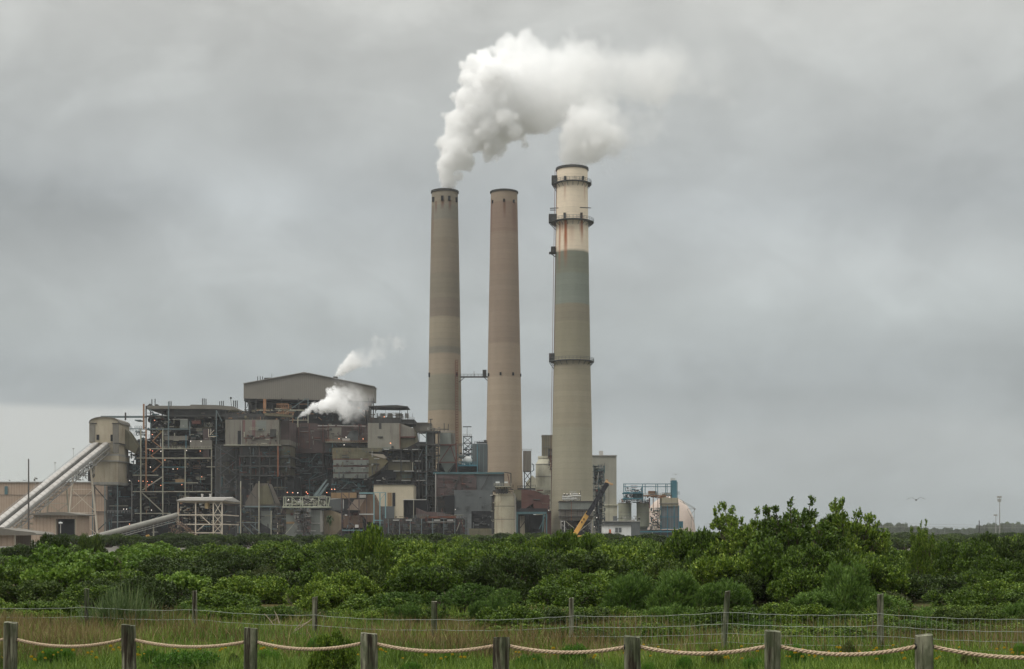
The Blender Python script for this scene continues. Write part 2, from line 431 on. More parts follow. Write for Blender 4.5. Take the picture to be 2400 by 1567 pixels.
# ------------------------------------------------------------------ chimneys
def chimney_mat(name, bands, rustcol, streaks, z_lo, z_hi, cx):
    """concrete poured in lifts of different tone; bands = [(height, colour)] from the bottom up; streaks = [(azimuth deg, z top, z bottom, half width m, strength)]"""
    m = bpy.data.materials.new(name); m.use_nodes = True; nt = m.node_tree; b = nt.nodes['Principled BSDF']; b.inputs['Roughness'].default_value = 0.9
    b.inputs['Specular IOR Level'].default_value = 0.15
    tc = nt.nodes.new('ShaderNodeTexCoord'); pos = tc.outputs['Object']; x, y, z = xyz(nt, pos)
    wob = (noise(nt, comb(nt, x * 0.2, y * 0.2, 0.0), 1.0, 2) - 0.5) * 0.6
    stops = [(max(0.0, (h) / z_hi), c) for h, c in bands]
    base = ramp(nt, (z + wob) / z_hi, stops)
    lift = nt.nodes.new('ShaderNodeMath'); lift.operation = 'SNAP'; nt.links.new(z.o, lift.inputs[0]); lift.inputs[1].default_value = 2.3
    wn = nt.nodes.new('ShaderNodeTexWhiteNoise'); wn.noise_dimensions = '1D'; nt.links.new(lift.outputs[0], wn.inputs['W'])
    k = (X_(nt, wn.outputs[0]) - 0.5) * 0.09 + 1.0
    fr = nt.nodes.new('ShaderNodeMath'); fr.operation = 'FRACT'; nt.links.new((z / 2.3).o, fr.inputs[0]); k = k * (1.0 - X_(nt, fr.outputs[0]).ss(.90, .97) * .10)
    n1 = noise(nt, comb(nt, x * 0.25, y * 0.25, z * 0.04), 1.0, 5, 0.6)
    n2 = noise(nt, comb(nt, x * 0.6, y * 0.6, z * 1.2), 1.0, 5, 0.65)
    k = k * ((n1 - 0.5) * 0.28 + 1.0) * ((n2 - 0.5) * 0.16 + 1.0)
    k = k * 1.18
    c = mixc(nt, 1.0, base, comb(nt, k, k, k), 'MULTIPLY')
    az = x.atan2(y * -1.0) * (180 / math.pi)        # 0 faces the camera, positive to the right
    acc = None
    for a0, zt, zb, hw, st in streaks:
        wv = (noise(nt, comb(nt, z * 0.12, a0, 0.0), 1.0, 3) - 0.5) * hw * 1.2
        hw = hw * 1.7; d = ((az - a0 + wv) / hw).abs().ss(1.0, 0.15)
        vmask = z.ss(zb, zb + (zt - zb) * 0.75) * (z).ss(zt + 0.05, zt - 0.05)
        t = d * vmask * st * (noise(nt, comb(nt, az * 0.25, 0.0, z * 0.06), 1.0, 4, 0.7).ss(0.25, 0.45))
        acc = t if acc is None else acc.mx(t)
    if acc is not None: c = mixc(nt, acc.clamp(), c, rustcol)
    nt.links.new(c, b.inputs['Base Color']); return m


def zz(py, Y): return pZ(py, Y - 6.5)


def shaft_profile(Y, prof, n=4):
    """prof [(py, half width px)]"""
    k = Y / F; out = []
    for i in range(len(prof) - 1):
        (a, ra), (b, rb) = prof[i], prof[i + 1]
        for j in range(n): t = j / n; out.append(((ra + (rb - ra) * t) * k, pZ(a + (b - a) * t, Y - 6.5)))
    out.append((prof[-1][1] * k, pZ(prof[-1][0], Y - 6.5))); return out


def chimney(label, cx, Y, prof, mat, rim_mat, rim_h=3.0):
    T = Thing('chimney', label, 'chimney', cx, Y, 'tall concrete chimneys of the power plant')
    k = Y / F; c = (pX(cx, Y), Y, 0); pr = shaft_profile(Y, prof)
    top_r, top_z = pr[-1]
    mb = MB(); mb.lathe(c, [(pr[0][0], 0.0)] + pr[1:] + [(top_r - 0.9, top_z), (top_r - 1.0, top_z - 6)], 64)
    T.put('shaft', mat, mb, smooth=True)
    mb = MB(); mb.lathe(c, [(top_r + 0.05, top_z - rim_h * k), (top_r + 0.42, top_z - rim_h * k + 0.1), (top_r + 0.42, top_z + 0.15), (top_r - 0.4, top_z + 0.4)], 64)
    T.put('rim', rim_mat, mb, smooth=True)
    return T, c, k


def ring_platform(T, c, r, z, box_side=-1, out=1.5, boxh=5.5, mat=None, braces=True, boxes=True):
    mb = MB(); n = 40; mb.lathe((c[0], c[1], 0), [(r - 0.3, z - 0.14), (r + out, z - 0.12), (r + out, z + 0.1), (r - 0.3, z + 0.1)], n)
    pf = T.put('platform', mat or mid_steel, mb)
    mb = MB(); n = 36
    for i in range(n):
        a0, a1 = 2 * math.pi * i / n, 2 * math.pi * (i + 1) / n; rr = r + out - 0.1
        p, q = (c[0] + rr * math.cos(a0), c[1] + rr * math.sin(a0)), (c[0] + rr * math.cos(a1), c[1] + rr * math.sin(a1))
        for hh in (0.75, 1.4): mb.beam((*p, z + hh), (*q, z + hh), 0.1)
        mb.beam((*p, z), (*p, z + 1.4), 0.12)
    T.put('railing', mid_steel, mb, parent=pf)
    if braces:
        for i in range(20):
            a = 2 * math.pi * i / 20; mb = MB()
            mb.beam((c[0] + (r + out * .95) * math.cos(a), c[1] + (r + out * .95) * math.sin(a), z - 0.2), (c[0] + (r - .1) * math.cos(a), c[1] + (r - .1) * math.sin(a), z - 1.9), 0.15)
            T.put('bracket', mid_steel, mb, parent=pf)
    if boxes:
        mb = MB(); x0 = c[0] + box_side * (r + out * 1.3); x1 = c[0] + box_side * (r - 0.4); x0, x1 = min(x0, x1), max(x0, x1)
        mb.box(x0, x1, c[1] - 1.8, c[1] + 1.6, z + 0.14, z + boxh * 0.62)
        mb.beam((x0 if box_side < 0 else x1, c[1] - 1.0, z - .2), (c[0] + box_side * (r - .1), c[1] - 1, z - 3.4), 0.25)
        T.put('equipment_box', soot2, mb, parent=pf)
    return pf


tan1, tan2, dk1, gr1 = C(150, 137, 116), C(158, 140, 120), C(122, 112, 96), C(128, 128, 112)
Y1, Y2, Y3 = 650.0, 630.0, 590.0
def B(Y, lst):   # bands given top down by pixel row -> bottom up with hard edges
    out = []
    for (y0, y1, c) in reversed(lst): out += [(pZ(y1, Y - 6.5) + 0.15, c), (pZ(y0, Y - 6.5) - 0.15, c)]
    return out
m1 = chimney_mat('brown_grey_lifted_concrete', B(Y1, [
    (441, 478, C(124, 116, 103)), (478, 512, C(116, 112, 102)), (512, 560, C(122, 114, 101)), (560, 640, C(121, 112, 99)), (640, 700, C(118, 111, 98)), (700, 742, C(117, 108, 97)),
    (742, 790, C(134, 125, 109)), (790, 810, C(130, 122, 107)), (810, 826, C(116, 112, 102)), (826, 875, C(140, 128, 112)), (875, 960, C(125, 121, 107)), (960, 1262, C(143, 130, 112))]),
    C(98, 58, 40), [(-38, pZ(470, Y1 - 6.5), pZ(505, Y1 - 6.5), 5, .6), (-8, pZ(468, Y1 - 6.5), pZ(496, Y1 - 6.5), 7, .6), (25, pZ(468, Y1 - 6.5), pZ(500, Y1 - 6.5), 6, .6), (-60, pZ(478, Y1 - 6.5), pZ(640, Y1 - 6.5), 9, .3)], 0, pZ(441, Y1 - 6.5), 0)
T, c, k = chimney('brown and grey banded concrete chimney with thick white steam pouring from its top', 1042.5, Y1,
                  [(1262, 42.5), (1100, 41), (1000, 40), (810, 37), (620, 34), (442, 30.6)], m1, steel_dk, 4)
mb = MB()
for a in (-55, -8, 22, 62, 120, 180, 240):
    aa = R(a); r = 33.0 * k * 0.955; cx_, cy_ = c[0] + r * math.sin(aa), c[1] - r * math.cos(aa)
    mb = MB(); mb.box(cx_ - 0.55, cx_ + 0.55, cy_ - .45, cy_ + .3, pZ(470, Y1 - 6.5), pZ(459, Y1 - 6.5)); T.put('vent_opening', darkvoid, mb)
for a in (-66, 48):
    aa = R(a); r = 38.2 * k; cx_, cy_ = c[0] + r * math.sin(aa), c[1] - r * math.cos(aa)
    mb = MB(); mb.box(cx_ - 0.5, cx_ + 0.5, cy_ - .45, cy_ + .3, pZ(880, Y1 - 6.5), pZ(870, Y1 - 6.5)); T.put('vent_opening', darkvoid, mb)
mb = MB()
for xx, yt, yb in ((1071.5, 842, 1262),):
    for s_ in (-0.5, 0.5): mb.beam((pX(xx, Y1) + s_, Y1 - 30 * k, pZ(yt, Y1 - 6.5)), (pX(xx, Y1) + s_ + .4, Y1 - 33 * k, pZ(yb, Y1 - 6.5)), 0.22)
    for j in range(70):
        t = j / 69; z = pZ(yt + (yb - yt) * t, Y1 - 6.5); x0 = pX(xx, Y1) + .4 * t; y0 = Y1 - (30 + 3 * t) * k
        mb.beam((x0 - .5, y0, z), (x0 + .5, y0, z), 0.2)
T.put('ladder', M('rusty_ladder', C(120, 78, 62)), mb)

m2 = chimney_mat('brown_concrete', B(Y2, [
    (443, 470, C(128, 115, 101)), (470, 540, C(123, 106, 94)), (540, 640, C(128, 113, 100)), (640, 800, C(129, 115, 102)), (800, 880, C(138, 124, 109)), (880, 1262, C(149, 135, 118))]),
    C(92, 52, 40), [(-75, pZ(460, Y2 - 6.5), pZ(620, Y2 - 6.5), 12, .5), (2, pZ(468, Y2 - 6.5), pZ(520, Y2 - 6.5), 5, .55), (50, pZ(470, Y2 - 6.5), pZ(560, Y2 - 6.5), 12, .3)], 0, pZ(443, Y2 - 6.5), 0)
T, c2, k2 = chimney('plain brown concrete chimney in the middle, with only a faint wisp above it', 1181.5, Y2,
                    [(1262, 45.5), (1180, 44.5), (1000, 41.2), (810, 37.6), (620, 34), (443, 31)], m2, steel_dk, 3)
mb = MB()
for yy, rr, aa_ in ((470, 31.5, (-58, 0, 46, 120, 200)), (875, 38.8, (-66, -12, 33, 80, 160))):
    for a in aa_:
        aa = R(a); r = rr * k2; cx_, cy_ = c2[0] + r * math.sin(aa), c2[1] - r * math.cos(aa)
        mb = MB(); mb.box(cx_ - 0.4, cx_ + 0.4, cy_ - .4, cy_ + .3, pZ(yy + 3, Y2 - 6.5), pZ(yy - 4, Y2 - 6.5)); T.put('vent_opening', darkvoid, mb)

# bridge between the two left chimneys
T = Thing('service_bridge', 'thin steel footbridge joining the two brown chimneys high above the plant', 'bridge', 1110, Y2)
T.rect('deck', steel_dk, 1079, 880, 1146, 882.5, -0.5, 2.0); T.rail('railing', 1079, 880, 1146, 880, -0.6, 5, 8, steel_dk)
T.rect('equipment_box', soot2, 1131, 865, 1140, 880, -1.5, 2); T.bar('brace', steel_dk, (1090, 882), (1076, 894), 1.5); T.bar('brace', steel_dk, (1134, 882), (1142, 890), 1.5)
T.bar('lamp_mast', steel_dk, (1111, 868), (1111, 880), 0.9)

m3 = chimney_mat('tan_and_grey_green_concrete', B(Y3, [
    (387, 586, C(202, 188, 168)), (586, 640, C(108, 110, 98)), (640, 711, C(112, 117, 108)), (711, 752, C(118, 112, 97)), (752, 838, C(124, 119, 102)), (838, 1000, C(134, 127, 110)), (1000, 1262, C(137, 132, 115))]),
    C(150, 82, 44), [(-30, pZ(428, Y3 - 6.5), pZ(480, Y3 - 6.5), 4, .35), (-26, pZ(516, Y3 - 6.5), pZ(640, Y3 - 6.5), 6, .95), (-52, pZ(516, Y3 - 6.5), pZ(650, Y3 - 6.5), 5, .7), (-40, pZ(518, Y3 - 6.5), pZ(560, Y3 - 6.5), 4, .5), (34, pZ(505, Y3 - 6.5), pZ(582, Y3 - 6.5), 5, .9),
                     (28, pZ(520, Y3 - 6.5), pZ(560, Y3 - 6.5), 4, .5), (50, pZ(425, Y3 - 6.5), pZ(480, Y3 - 6.5), 4, .4), (-5, pZ(530, Y3 - 6.5), pZ(585, Y3 - 6.5), 10, .25)], 0, pZ(387, Y3 - 6.5), 0)
T, c3, k3 = chimney('tallest looking chimney on the right, cream top half over grey-green, ringed by steel platforms', 1341, Y3,
                    [(1262, 49.5), (1000, 46.3), (842, 42.8), (586, 38.6), (387, 36.2)], m3, steel_dk, 4.5)
for py, rr, out in ((424, 36.7, 2.2), (515, 37.6, 3.3), (842, 42.6, 2.2)):
    ring_platform(T, c3, rr * k3, pZ(py, Y3 - 6.5), -1, out * 0.72)
mb = MB(); xl = c3[0] - 38.6 * k3 - 2.0
mb.box(xl, xl + 1.8, Y3 - 2, Y3 + 1, pZ(585, Y3 - 6.5), pZ(573, Y3 - 6.5)); mb.box(xl - .8, xl + 2.2, Y3 - 2.4, Y3 + 1.4, pZ(588, Y3 - 6.5), pZ(586, Y3 - 6.5)); mb.beam((xl - .6, Y3 - 1, pZ(587, Y3 - 6.5)), (xl + 2.2, Y3 - 1, pZ(598, Y3 - 6.5)), .3)
T.put('side_cabin', soot2, mb)
mb = MB()
for xx in (-18, 3, 24):
    mb = MB(); mb.box(c3[0] + xx * k3 - .45, c3[0] + xx * k3 + .45, Y3 - 36.6 * k3 * .9 - .6, Y3 - 30 * k3, pZ(421, Y3 - 6.5), pZ(413, Y3 - 6.5)); T.put('vent_opening', steel_dk, mb)
for xx in (-19, 20):
    mb = MB(); mb.box(c3[0] + xx * k3 - .5, c3[0] + xx * k3 + .5, Y3 - 36.6 * k3 * .9 - .8, Y3 - 30 * k3, pZ(511, Y3 - 6.5), pZ(499, Y3 - 6.5)); T.put('vent_opening', steel_dk, mb)
mb = MB()
for (a, b_) in (((1289, 489), (1309, 488)), ((1289, 493), (1302, 493)), ((1359, 487), (1385, 488))): mb = MB(); mb.beam(P(a[0], a[1], Y3 - 15), P(b_[0], b_[1], Y3 - 15), .3); T.put('jib', steel_dk, mb)
mb = MB()
for s_ in (0, .7): mb.beam((c3[0] - 36.3 * k3 - s_, Y3 - 1, pZ(392, Y3 - 6.5)), (c3[0] - 46.8 * k3 - s_, Y3 - 1, pZ(1100, Y3 - 6.5)), .18)
T.put('ladder', M('rusty_ladder', C(120, 78, 62)), mb)

# ------------------------------------------------------------------ left: warehouse, conveyor, transfer tower
T = Thing('warehouse', 'long windowless beige warehouse behind the inclined conveyor', 'warehouse', 125, 640)
T.rect('wall', beige, -90, 1158, 249, None, 0, 60); T.rect('upper_wall', beige, -90, 1129, 249, 1158, 0.25, 59.5)
T.rect('parapet', galv_dk, -90, 1127.2, 249.4, 1129.4, -.3, 60.6); T.rect('window', teal_dk, 10.5, 1138, 17.5, 1157, -.2, .5)
T.bar('seam', roofg, (-90, 1158), (249, 1158), .8, -.2); T.clutter('roof_vent', [steel_dk], 2, 1116, 100, 1126, 5, 20, 5, 3, .3)
T.rect('annex', beige, 218.5, 1198, 251, None, -3, 3); T.bar('canopy_edge', redwall, (219, 1198), (251, 1198), 1.6, -3.4)

T = Thing('gatehouse', 'low beige shed with shallow gabled roof and one wide dark doorway', 'shed', 125, 480)
T.rect('wall', beige, 78, 1205, 131, None, 0, 14); T.rect('wall', beige, 176, 1205, 181, None, 0, 14); T.rect('wall', beige, 131, 1205, 176, 1214.5, 0, 14)
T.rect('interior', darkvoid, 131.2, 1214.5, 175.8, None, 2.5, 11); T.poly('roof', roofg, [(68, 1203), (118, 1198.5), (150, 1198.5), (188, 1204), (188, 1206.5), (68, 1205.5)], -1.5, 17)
T.bar('door_frame', steel_lt, (131.2, 1214), (131.2, None), 1.2, -.2); T.bar('door_frame', steel_lt, (176, 1214), (176, None), 1.2, -.2)
T.bar('porch_beam', steel_lt, (82, 1210), (131, 1210), 1.0, -.3)
for xx in (84, 92, 108, 118): T.bar('porch_post', steel_lt, (xx, 1206), (xx, 1215), .9, -.3)

T = Thing('low_shed', 'grey roofed low shed half hidden by bushes at the left edge', 'shed', 30, 300)
T.poly('roof', roofg, [(-40, 1236), (0, 1236), (40, 1242), (80, 1246), (86, 1250), (86, 1252.5), (-40, 1252.5)], 0, 12)
T.rect('wall', beige, -40, 1253, 36, None, 1, 10); T.poly('opening', darkvoid, [(-40, 1279), (0, 1281), (36, 1297), (36, 1305), (-40, 1305)], 0.5, .6)
T.bar('post', steel_lt, (35.5, 1253), (35.5, None), 1.5, -.2); T.rail('railing', -20, 1291, 33, 1291, .2, 8, 6, steel_dk)

T = Thing('flag_pole', 'tall plain grey pole standing alone in front of the conveyor', 'pole', 67, 400)
T.cyl('shaft', poleg, 67, 1075, None, 1.5, 2.3, n=10); T.cyl('finial', poleg, 67, 1073, 1075.2, 0.6, 1.5, n=10)

T = Thing('street_lamp', 'short lamp post with round white head before the dark doorway', 'lamp', 142, 380)
T.cyl('post', galv, 142, 1225, None, .8, .8, n=8); T.pipe('head', white_b, [(138.5, 1225), (141, 1223.5), (146, 1224.5)], 2.2)
T = Thing('street_lamp', 'short lamp post with small head right of the sloping pipe conveyor foot', 'lamp', 276, 380)
T.cyl('post', galv_dk, 276, 1260, None, .8, .8, n=8); T.pipe('head', white_b, [(273, 1260), (276, 1259), (280, 1259.5)], 1.6)

# conveyor: twin covered galleries climbing away from the camera
T = Thing('inclined_conveyor', 'twin white-roofed coal conveyor galleries climbing to the arched tower', 'conveyor', 100, 560)
U, L_ = P(243, 1033, 604), P(-12, 1238, 492)
dirv = (U - L_).normalized(); side = Vector((1, 0, 0)); upv = side.cross(dirv).normalized()
for j, off in enumerate((-2.2, 2.2)):
    a, b = L_ + side * off, U + side * off
    sec = [(-1.2, -1.1), (1.2, -1.1), (1.2, .35), (.9, .62), (0, .75), (-.9, .62), (-1.2, .35)]
    mb = MB(); n = len(sec); mb.add([p + side * s_ + upv * t for p in (a, b) for s_, t in sec], [(i, (i + 1) % n, n + (i + 1) % n, n + i) for i in range(2, 6)] + [tuple(range(n))[::-1], tuple(range(n, 2 * n))])
    T.put('roof', M('conveyor_roof_sheet', C(166, 163, 158), dirt=C(104, 96, 88), streak=.35, rust=.12, ribs=4.0, rough=.55), mb)
    mb = MB(); mb.add([p + side * s_ + upv * t for p in (a, b) for s_, t in [(-1.15, -1.1), (1.15, -1.1), (1.15, .34), (-1.15, .34)]], [(0, 1, 5, 4), (1, 2, 6, 5), (2, 3, 7, 6), (3, 0, 4, 7)])
    T.put('gallery_wall', galv_dk, mb)
mb = MB()
NB = 26
for s_ in (-3.9, 3.9):
    for t0 in (-1.4, -3.4): mb.beam(L_ + side * s_ + upv * t0, U + side * s_ + upv * t0, .32)
    for i in range(NB):
        p = L_.lerp(U, i / NB) + side * s_; q = L_.lerp(U, (i + 1) / NB) + side * s_
        mb.beam(p + upv * -1.4, q + upv * -3.4 if i % 2 else q + upv * -1.4, .2); mb.beam(p + upv * -1.4, p + upv * -3.4, .2)
        mb.beam((p if i % 2 else q) + upv * -1.4, (q if i % 2 else p) + upv * -3.4, .2)
for i in range(NB + 1):
    p = L_.lerp(U, i / NB)
    for t0 in (-1.4, -3.4): mb.beam(p + side * -3.9 + upv * t0, p + side * 3.9 + upv * t0, .25)
T.put('truss', galv_dk, mb)
mb = MB()
for s_ in (-4.1, 4.1):
    mb.beam(L_ + side * s_ + upv * .4, U + side * s_ + upv * .4, .1)
    for i in range(40):
        p = L_.lerp(U, i / 40) + side * s_; mb.beam(p + upv * -1.4, p + upv * .4, .08)
T.put('handrail', rail_m, mb)
mb = MB(); mb.add([p + side * a_ + upv * b_ for p in (L_, U) for a_, b_ in ((-.95, -1.0), (.95, -1.0), (.95, -.6), (-.95, -.6))], [(0, 1, 5, 4), (1, 2, 6, 5), (2, 3, 7, 6), (3, 0, 4, 7)]); T.put('walkway', steel_dk, mb)
def trestle(t, spread, w=.45, m_=steel_lt):
    p = L_.lerp(U, t) + upv * -3.4
    for s_ in (-1, 1):
        mb = MB(); mb.beam(p + side * 3.4 * s_, Vector((p.x + s_ * spread, p.y, 0)), w); T.put('trestle_leg', m_, mb)
    mb = MB(); zt = p.z
    for k_ in (0.3, 0.62):
        for s_ in (-1, 1):
            mb.beam(Vector((p.x - s_ * (3.4 + (spread - 3.4) * k_), p.y, zt * (1 - k_))), Vector((p.x + s_ * (3.4 + (spread - 3.4) * (k_ + .3)), p.y, zt * (1 - min(1, k_ + .3)))), .22)
        mb.beam(Vector((p.x - (3.4 + (spread - 3.4) * k_), p.y, zt * (1 - k_))), Vector((p.x + (3.4 + (spread - 3.4) * k_), p.y, zt * (1 - k_))), .22)
    T.put('trestle_brace', m_, mb)
trestle(.28, 4.0); trestle(.52, 5.0); trestle(.76, 6.5, .6, steel_wh)
for t_ in (.42, .6, .78):
    mb = MB(); p = L_.lerp(U, t_) + side * -4.1; mb.beam(p, p + Vector((0, 0, 3.6)), .12); mb.box(p.x - .35, p.x + .35, p.y - .2, p.y + .2, p.z + 3.6, p.z + 3.95); T.put('lamp_mast', galv_dk, mb)
T.clutter('walkway_plant', [galv_dk, steel_dk], 165, 1085, 222, 1124, 18, 30, 60, 12, .6)

T = Thing('transfer_tower', 'beige tower house with an arched roof where the white conveyor ends', 'tower', 245, 600)
arc = [(209 + 69 * (0.5 - 0.5 * math.cos(math.pi * i / 10)), 990 - 14 * math.sin(math.pi * i / 10) ** .8) for i in range(11)]
T.poly('upper_wall', tower_m, [(209, 1036)] + arc + [(278, 1036)], 0, 17)
arc2 = [(208.2 + 70.6 * (0.5 - 0.5 * math.cos(math.pi * i / 10)), 989 - 14.4 * math.sin(math.pi * i / 10) ** .8) for i in range(11)]
T.poly('arched_roof', roofg, arc2[::-1] + [(x, y + 1.6) for x, y in arc2], -.6, 18.2)
T.rect('side_cladding', tower_side, 277.9, 992, 278.6, 1035, 1.2, 15.6)
T.rect('pilaster', grey_clad, 209.5, 993, 222, 1034, -.35, .5); T.rect('pilaster', grey_clad, 264, 993, 277.8, 1060, -.35, .5)
T.rect('opening', darkvoid, 226, 1017, 232, 1029, -.3, .5); T.rect('opening', darkvoid, 259, 1017, 264, 1032, -.4, .5)
T.rect('lintel', steel_dk, 211, 989.6, 226, 991.4, -.5, .5); T.rect('lintel', steel_dk, 262, 989.6, 277, 991.4, -.5, .5)
T.rect('middle_wall', tower_m, 222, 1036, 277, 1062, .6, 16); T.rect('dark_beam', steel_dk, 266, 1036, 279, 1038.5, -.4, 17)  # narrow dark steel strip along the foot of the upper house
T.rect('belt', galv_dk, 214, 1062, 278, 1066.5, -.2, 18); T.rect('belt', tower_m, 214.5, 1066.5, 277.8, 1077, -.1, 17.6); T.rect('belt', galv_dk, 214, 1077, 278, 1080, -.4, 18)
T.rect('lower_wall', tower_m, 217.5, 1080, 276, 1128, .3, 16); T.rect('belt', galv_dk, 215, 1128, 277, 1134, -.2, 17)
T.rect('side_cladding', tower_side, 276.05, 1081, 276.7, 1127, 4, 12)
for xx in (217, 246, 275.5): T.bar('leg', steel_bl, (xx, 1134), (xx, None), 2.2)
for xx in (222, 275.5): T.bar('leg', steel_dk, (xx, 1134), (xx, None), 2.2, 16)
T.bar('brace', steel_dk, (219, 1136), (249, 1170), 2); T.bar('brace', steel_dk, (249, 1222), (222, 1248), 2); T.bar('brace', steel_dk, (275, 1198), (248, 1226), 2)
T.bar('tie', steel_dk, (217, 1198), (250, 1198), 2); T.rect('stair_shaft', soot2, 206, 1096, 216, 1126, 8, 6)
T.poly('chute', olive, [(279, 992), (300, 1010), (324, 1046), (316, 1062), (300, 1052), (279, 1042)], 10, 6)
T.rect('side_plant', soot2, 279, 1083, 300, 1120, 14, 8)

# ------------------------------------------------------------------ left boiler: open steel structure
T = Thing('boiler_structure', 'huge open steel frame boiler house crowded with dark pipework and tiny lamps', 'boiler house', 430, 612)
T.rect('boiler', soot, 352, 975, 556, None, 14, 26); T.rect('upper_boiler', soot2, 392, 962, 556, 1050, 11, 22)  # grimy dark boxes set back; their colour also stands in for interior shade
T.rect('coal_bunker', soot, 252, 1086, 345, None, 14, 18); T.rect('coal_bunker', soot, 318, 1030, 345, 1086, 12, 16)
for y in (1004, 1027, 1050, 1072, 1093, 1112, 1130, 1150.5, 1176, 1201.5, 1226): T.rect('floor_slab', soot, 342 if y < 1060 else 322, y, 556, y + 1.5, 1.0, 30)
for y in (1135, 1165, 1201, 1228): T.rect('floor_slab', soot, 251, y, 330, y + 1.3, 3, 24)
T.poly('roof', roofg, [(341, 951), (345, 949), (445, 949.5), (447, 946.5), (505, 947.5), (548, 951), (558, 957), (558, 961), (505, 957), (341, 956)], -1, 34)
T.rect('parapet', soot2, 398, 956, 556, 972, .6, 20)
T.rect('floor_slab', steel_dk, 341, 972, 558, 974.5, -.5, 32)
mix_dark = [soot, soot2, steel_dk, teal_dk, redsteel, olive, grey_clad]
T.clutter('pipework', mix_dark, 344, 958, 556, 1050, 0.5, 10, 330, 21, .8, )
T.clutter('pipework', mix_dark, 320, 1050, 556, 1255, 0.5, 12, 420, 22, .9)
T.clutter('pipework', [soot, soot2, steel_dk, teal_dk, steel_bl], 252, 1090, 340, 1258, 2, 12, 150, 23, .8)
T.clutter('bright_pipework', [steel_lt, galv_dk, insul], 346, 976, 500, 1048, -.4, 3, 70, 24, .35)
T.clutter('bright_pipework', [steel_lt, galv_dk, teal_dk, copper], 330, 1052, 555, 1250, -.4, 3, 60, 26, .5)
T.clutter('sidework', [steel_bl, teal_dk, steel_dk], 300, 1000, 342, 1110, 3, 12, 110, 25, .6)
cols = [(330, 1003, 1222, 2.8, steel_lt), (342.5, 949, 1004, 2.4, steel_dk), (381.6, 1003, 1206, 2.6, steel_lt), (395, 940, 1048, 2.2, steel_bl), (434, 1050, 1165, 2.2, steel_lt),
        (445, 986, 1018, 2, steel_bl), (496, 1050, 1164, 2.2, steel_lt), (507, 960, 1222, 1.8, steel_bl), (558, 958, 1262, 2.4, steel_dk), (528, 958, 985, 2, steel_dk), (436, 1018, 1050, 1.4, teal)]
for x, a, b, w, m_ in cols: T.bar('column', m_, (x, a), (x, b), w, -1.2)
T.bar('column', copper, (337, 945), (337, 1004), 3.4, -1.4); T.bar('column', copper, (342.5, 1004), (342.5, 1150), 3.0, -1.3)
for x in (342, 395, 434, 470, 507, 545): T.bar('column', steel_dk, (x, 956), (x, None), 2, 6)
beams = [(331, 441, 1004, 2.2, steel_bl), (445, 505, 1004, 1.4, steel_dk), (342, 497, 1050, 1.8, steel_lt), (320, 497, 1072, 2.4, steel_lt), (376, 433, 1093, 2.2, teal_dk), (484, 507, 1092.5, 1.8, steel_lt),
         (311, 371, 1112, 2.2, steel_lt), (378, 433, 1130, 2.0, teal_dk), (436, 464, 1130, 1.6, steel_lt), (311, 497, 1150.5, 2.2, steel_lt), (316, 400, 1201.5, 2, steel_lt), (404, 440, 981, 1.2, galv_dk),
         (316, 331, 983, 2, steel_bl), (316, 331, 1003, 2, steel_bl)]
for a, b, y, w, m_ in beams: T.bar('beam', m_, (a, y), (b, y), w, -1.3)
for a, b, w in (((334, 1147), (380, 1116), 2.2), ((333, 1153), (381, 1198), 2.2), ((314, 1108), (329, 1095), 1.8), ((352, 958), (366, 972), 1.5), ((507, 960), (520, 985), 1.5), ((345, 1226), (378, 1203), 1.2)): T.bar('brace', steel_lt if w > 2 else steel_bl, a, b, w, -1.25)
T.pipe('stair', copper, [(366, 1002), (379, 1010), (358, 1032), (378, 1048), (354, 1066), (380, 1084), (358, 1104)], 2.0, -.6)
T.pipe('stair', M('yellow_green_stair', C(124, 122, 84)), [(366, 1001), (379, 1012), (372, 1018)], 1.4, -.9)
T.rect('panel', panel_bl, 422, 981, 440, 1001.5, -.4, 2); T.rect('panel', grey_clad, 385, 1020, 440, 1030, -.2, 2); T.rect('panel', grey_clad, 445, 1030, 497, 1047, -.2, 1.5)
T.rect('panel', ochre, 411, 1121, 431, 1129, -.3, 1.5); T.rect('panel', redsteel, 450, 984, 470, 992, -.3, 1); T.rect('panel', redwall, 476, 1003, 490, 1072, .6, 2)
T.bar('ladder_frame', steel_wh, (489, 1004), (489, 1022), 1.4, -1.6); T.bar('ladder_frame', steel_wh, (489, 1022), (507, 1021), 1.4, -1.6); T.bar('ladder_frame', steel_wh, (491, 1018), (502, 1006), 1.1, -1.6); T.bar('ladder_frame', steel_wh, (494, 1003), (494, 1018), 1.0, -1.6)
for x, y0, w in ((356, 934, 2), (363.5, 933, 2), (395, 939, 1.6), (398.2, 938, 1.6), (401.4, 939, 1.6), (474.5, 932, 2), (478.5, 932, 2), (482.8, 933, 2), (515, 939, 1.9), (519.5, 938, 1.9), (523.5, 938, 1.9), (547.5, 937, 2.2), (551.8, 937, 2.2), (556, 937, 2.2)):
    T.cyl('vent_pipe', steel_dk, x, y0, 953 if x < 540 else 962, w * .55, w * .55, 6, n=8)
T.bar('lamp_mast', steel_dk, (540.5, 931), (543, 955), 1.0, 4); T.rect('mast_head', steel_dk, 538.8, 929, 542.4, 933, 3.6, 1)
for x, s_ in ((351, 949), (367, 950)): T.poly('roof_hoist', steel_dk, [(x - 6, s_), (x, s_ - 5), (x + 5, s_)], 3, 3)
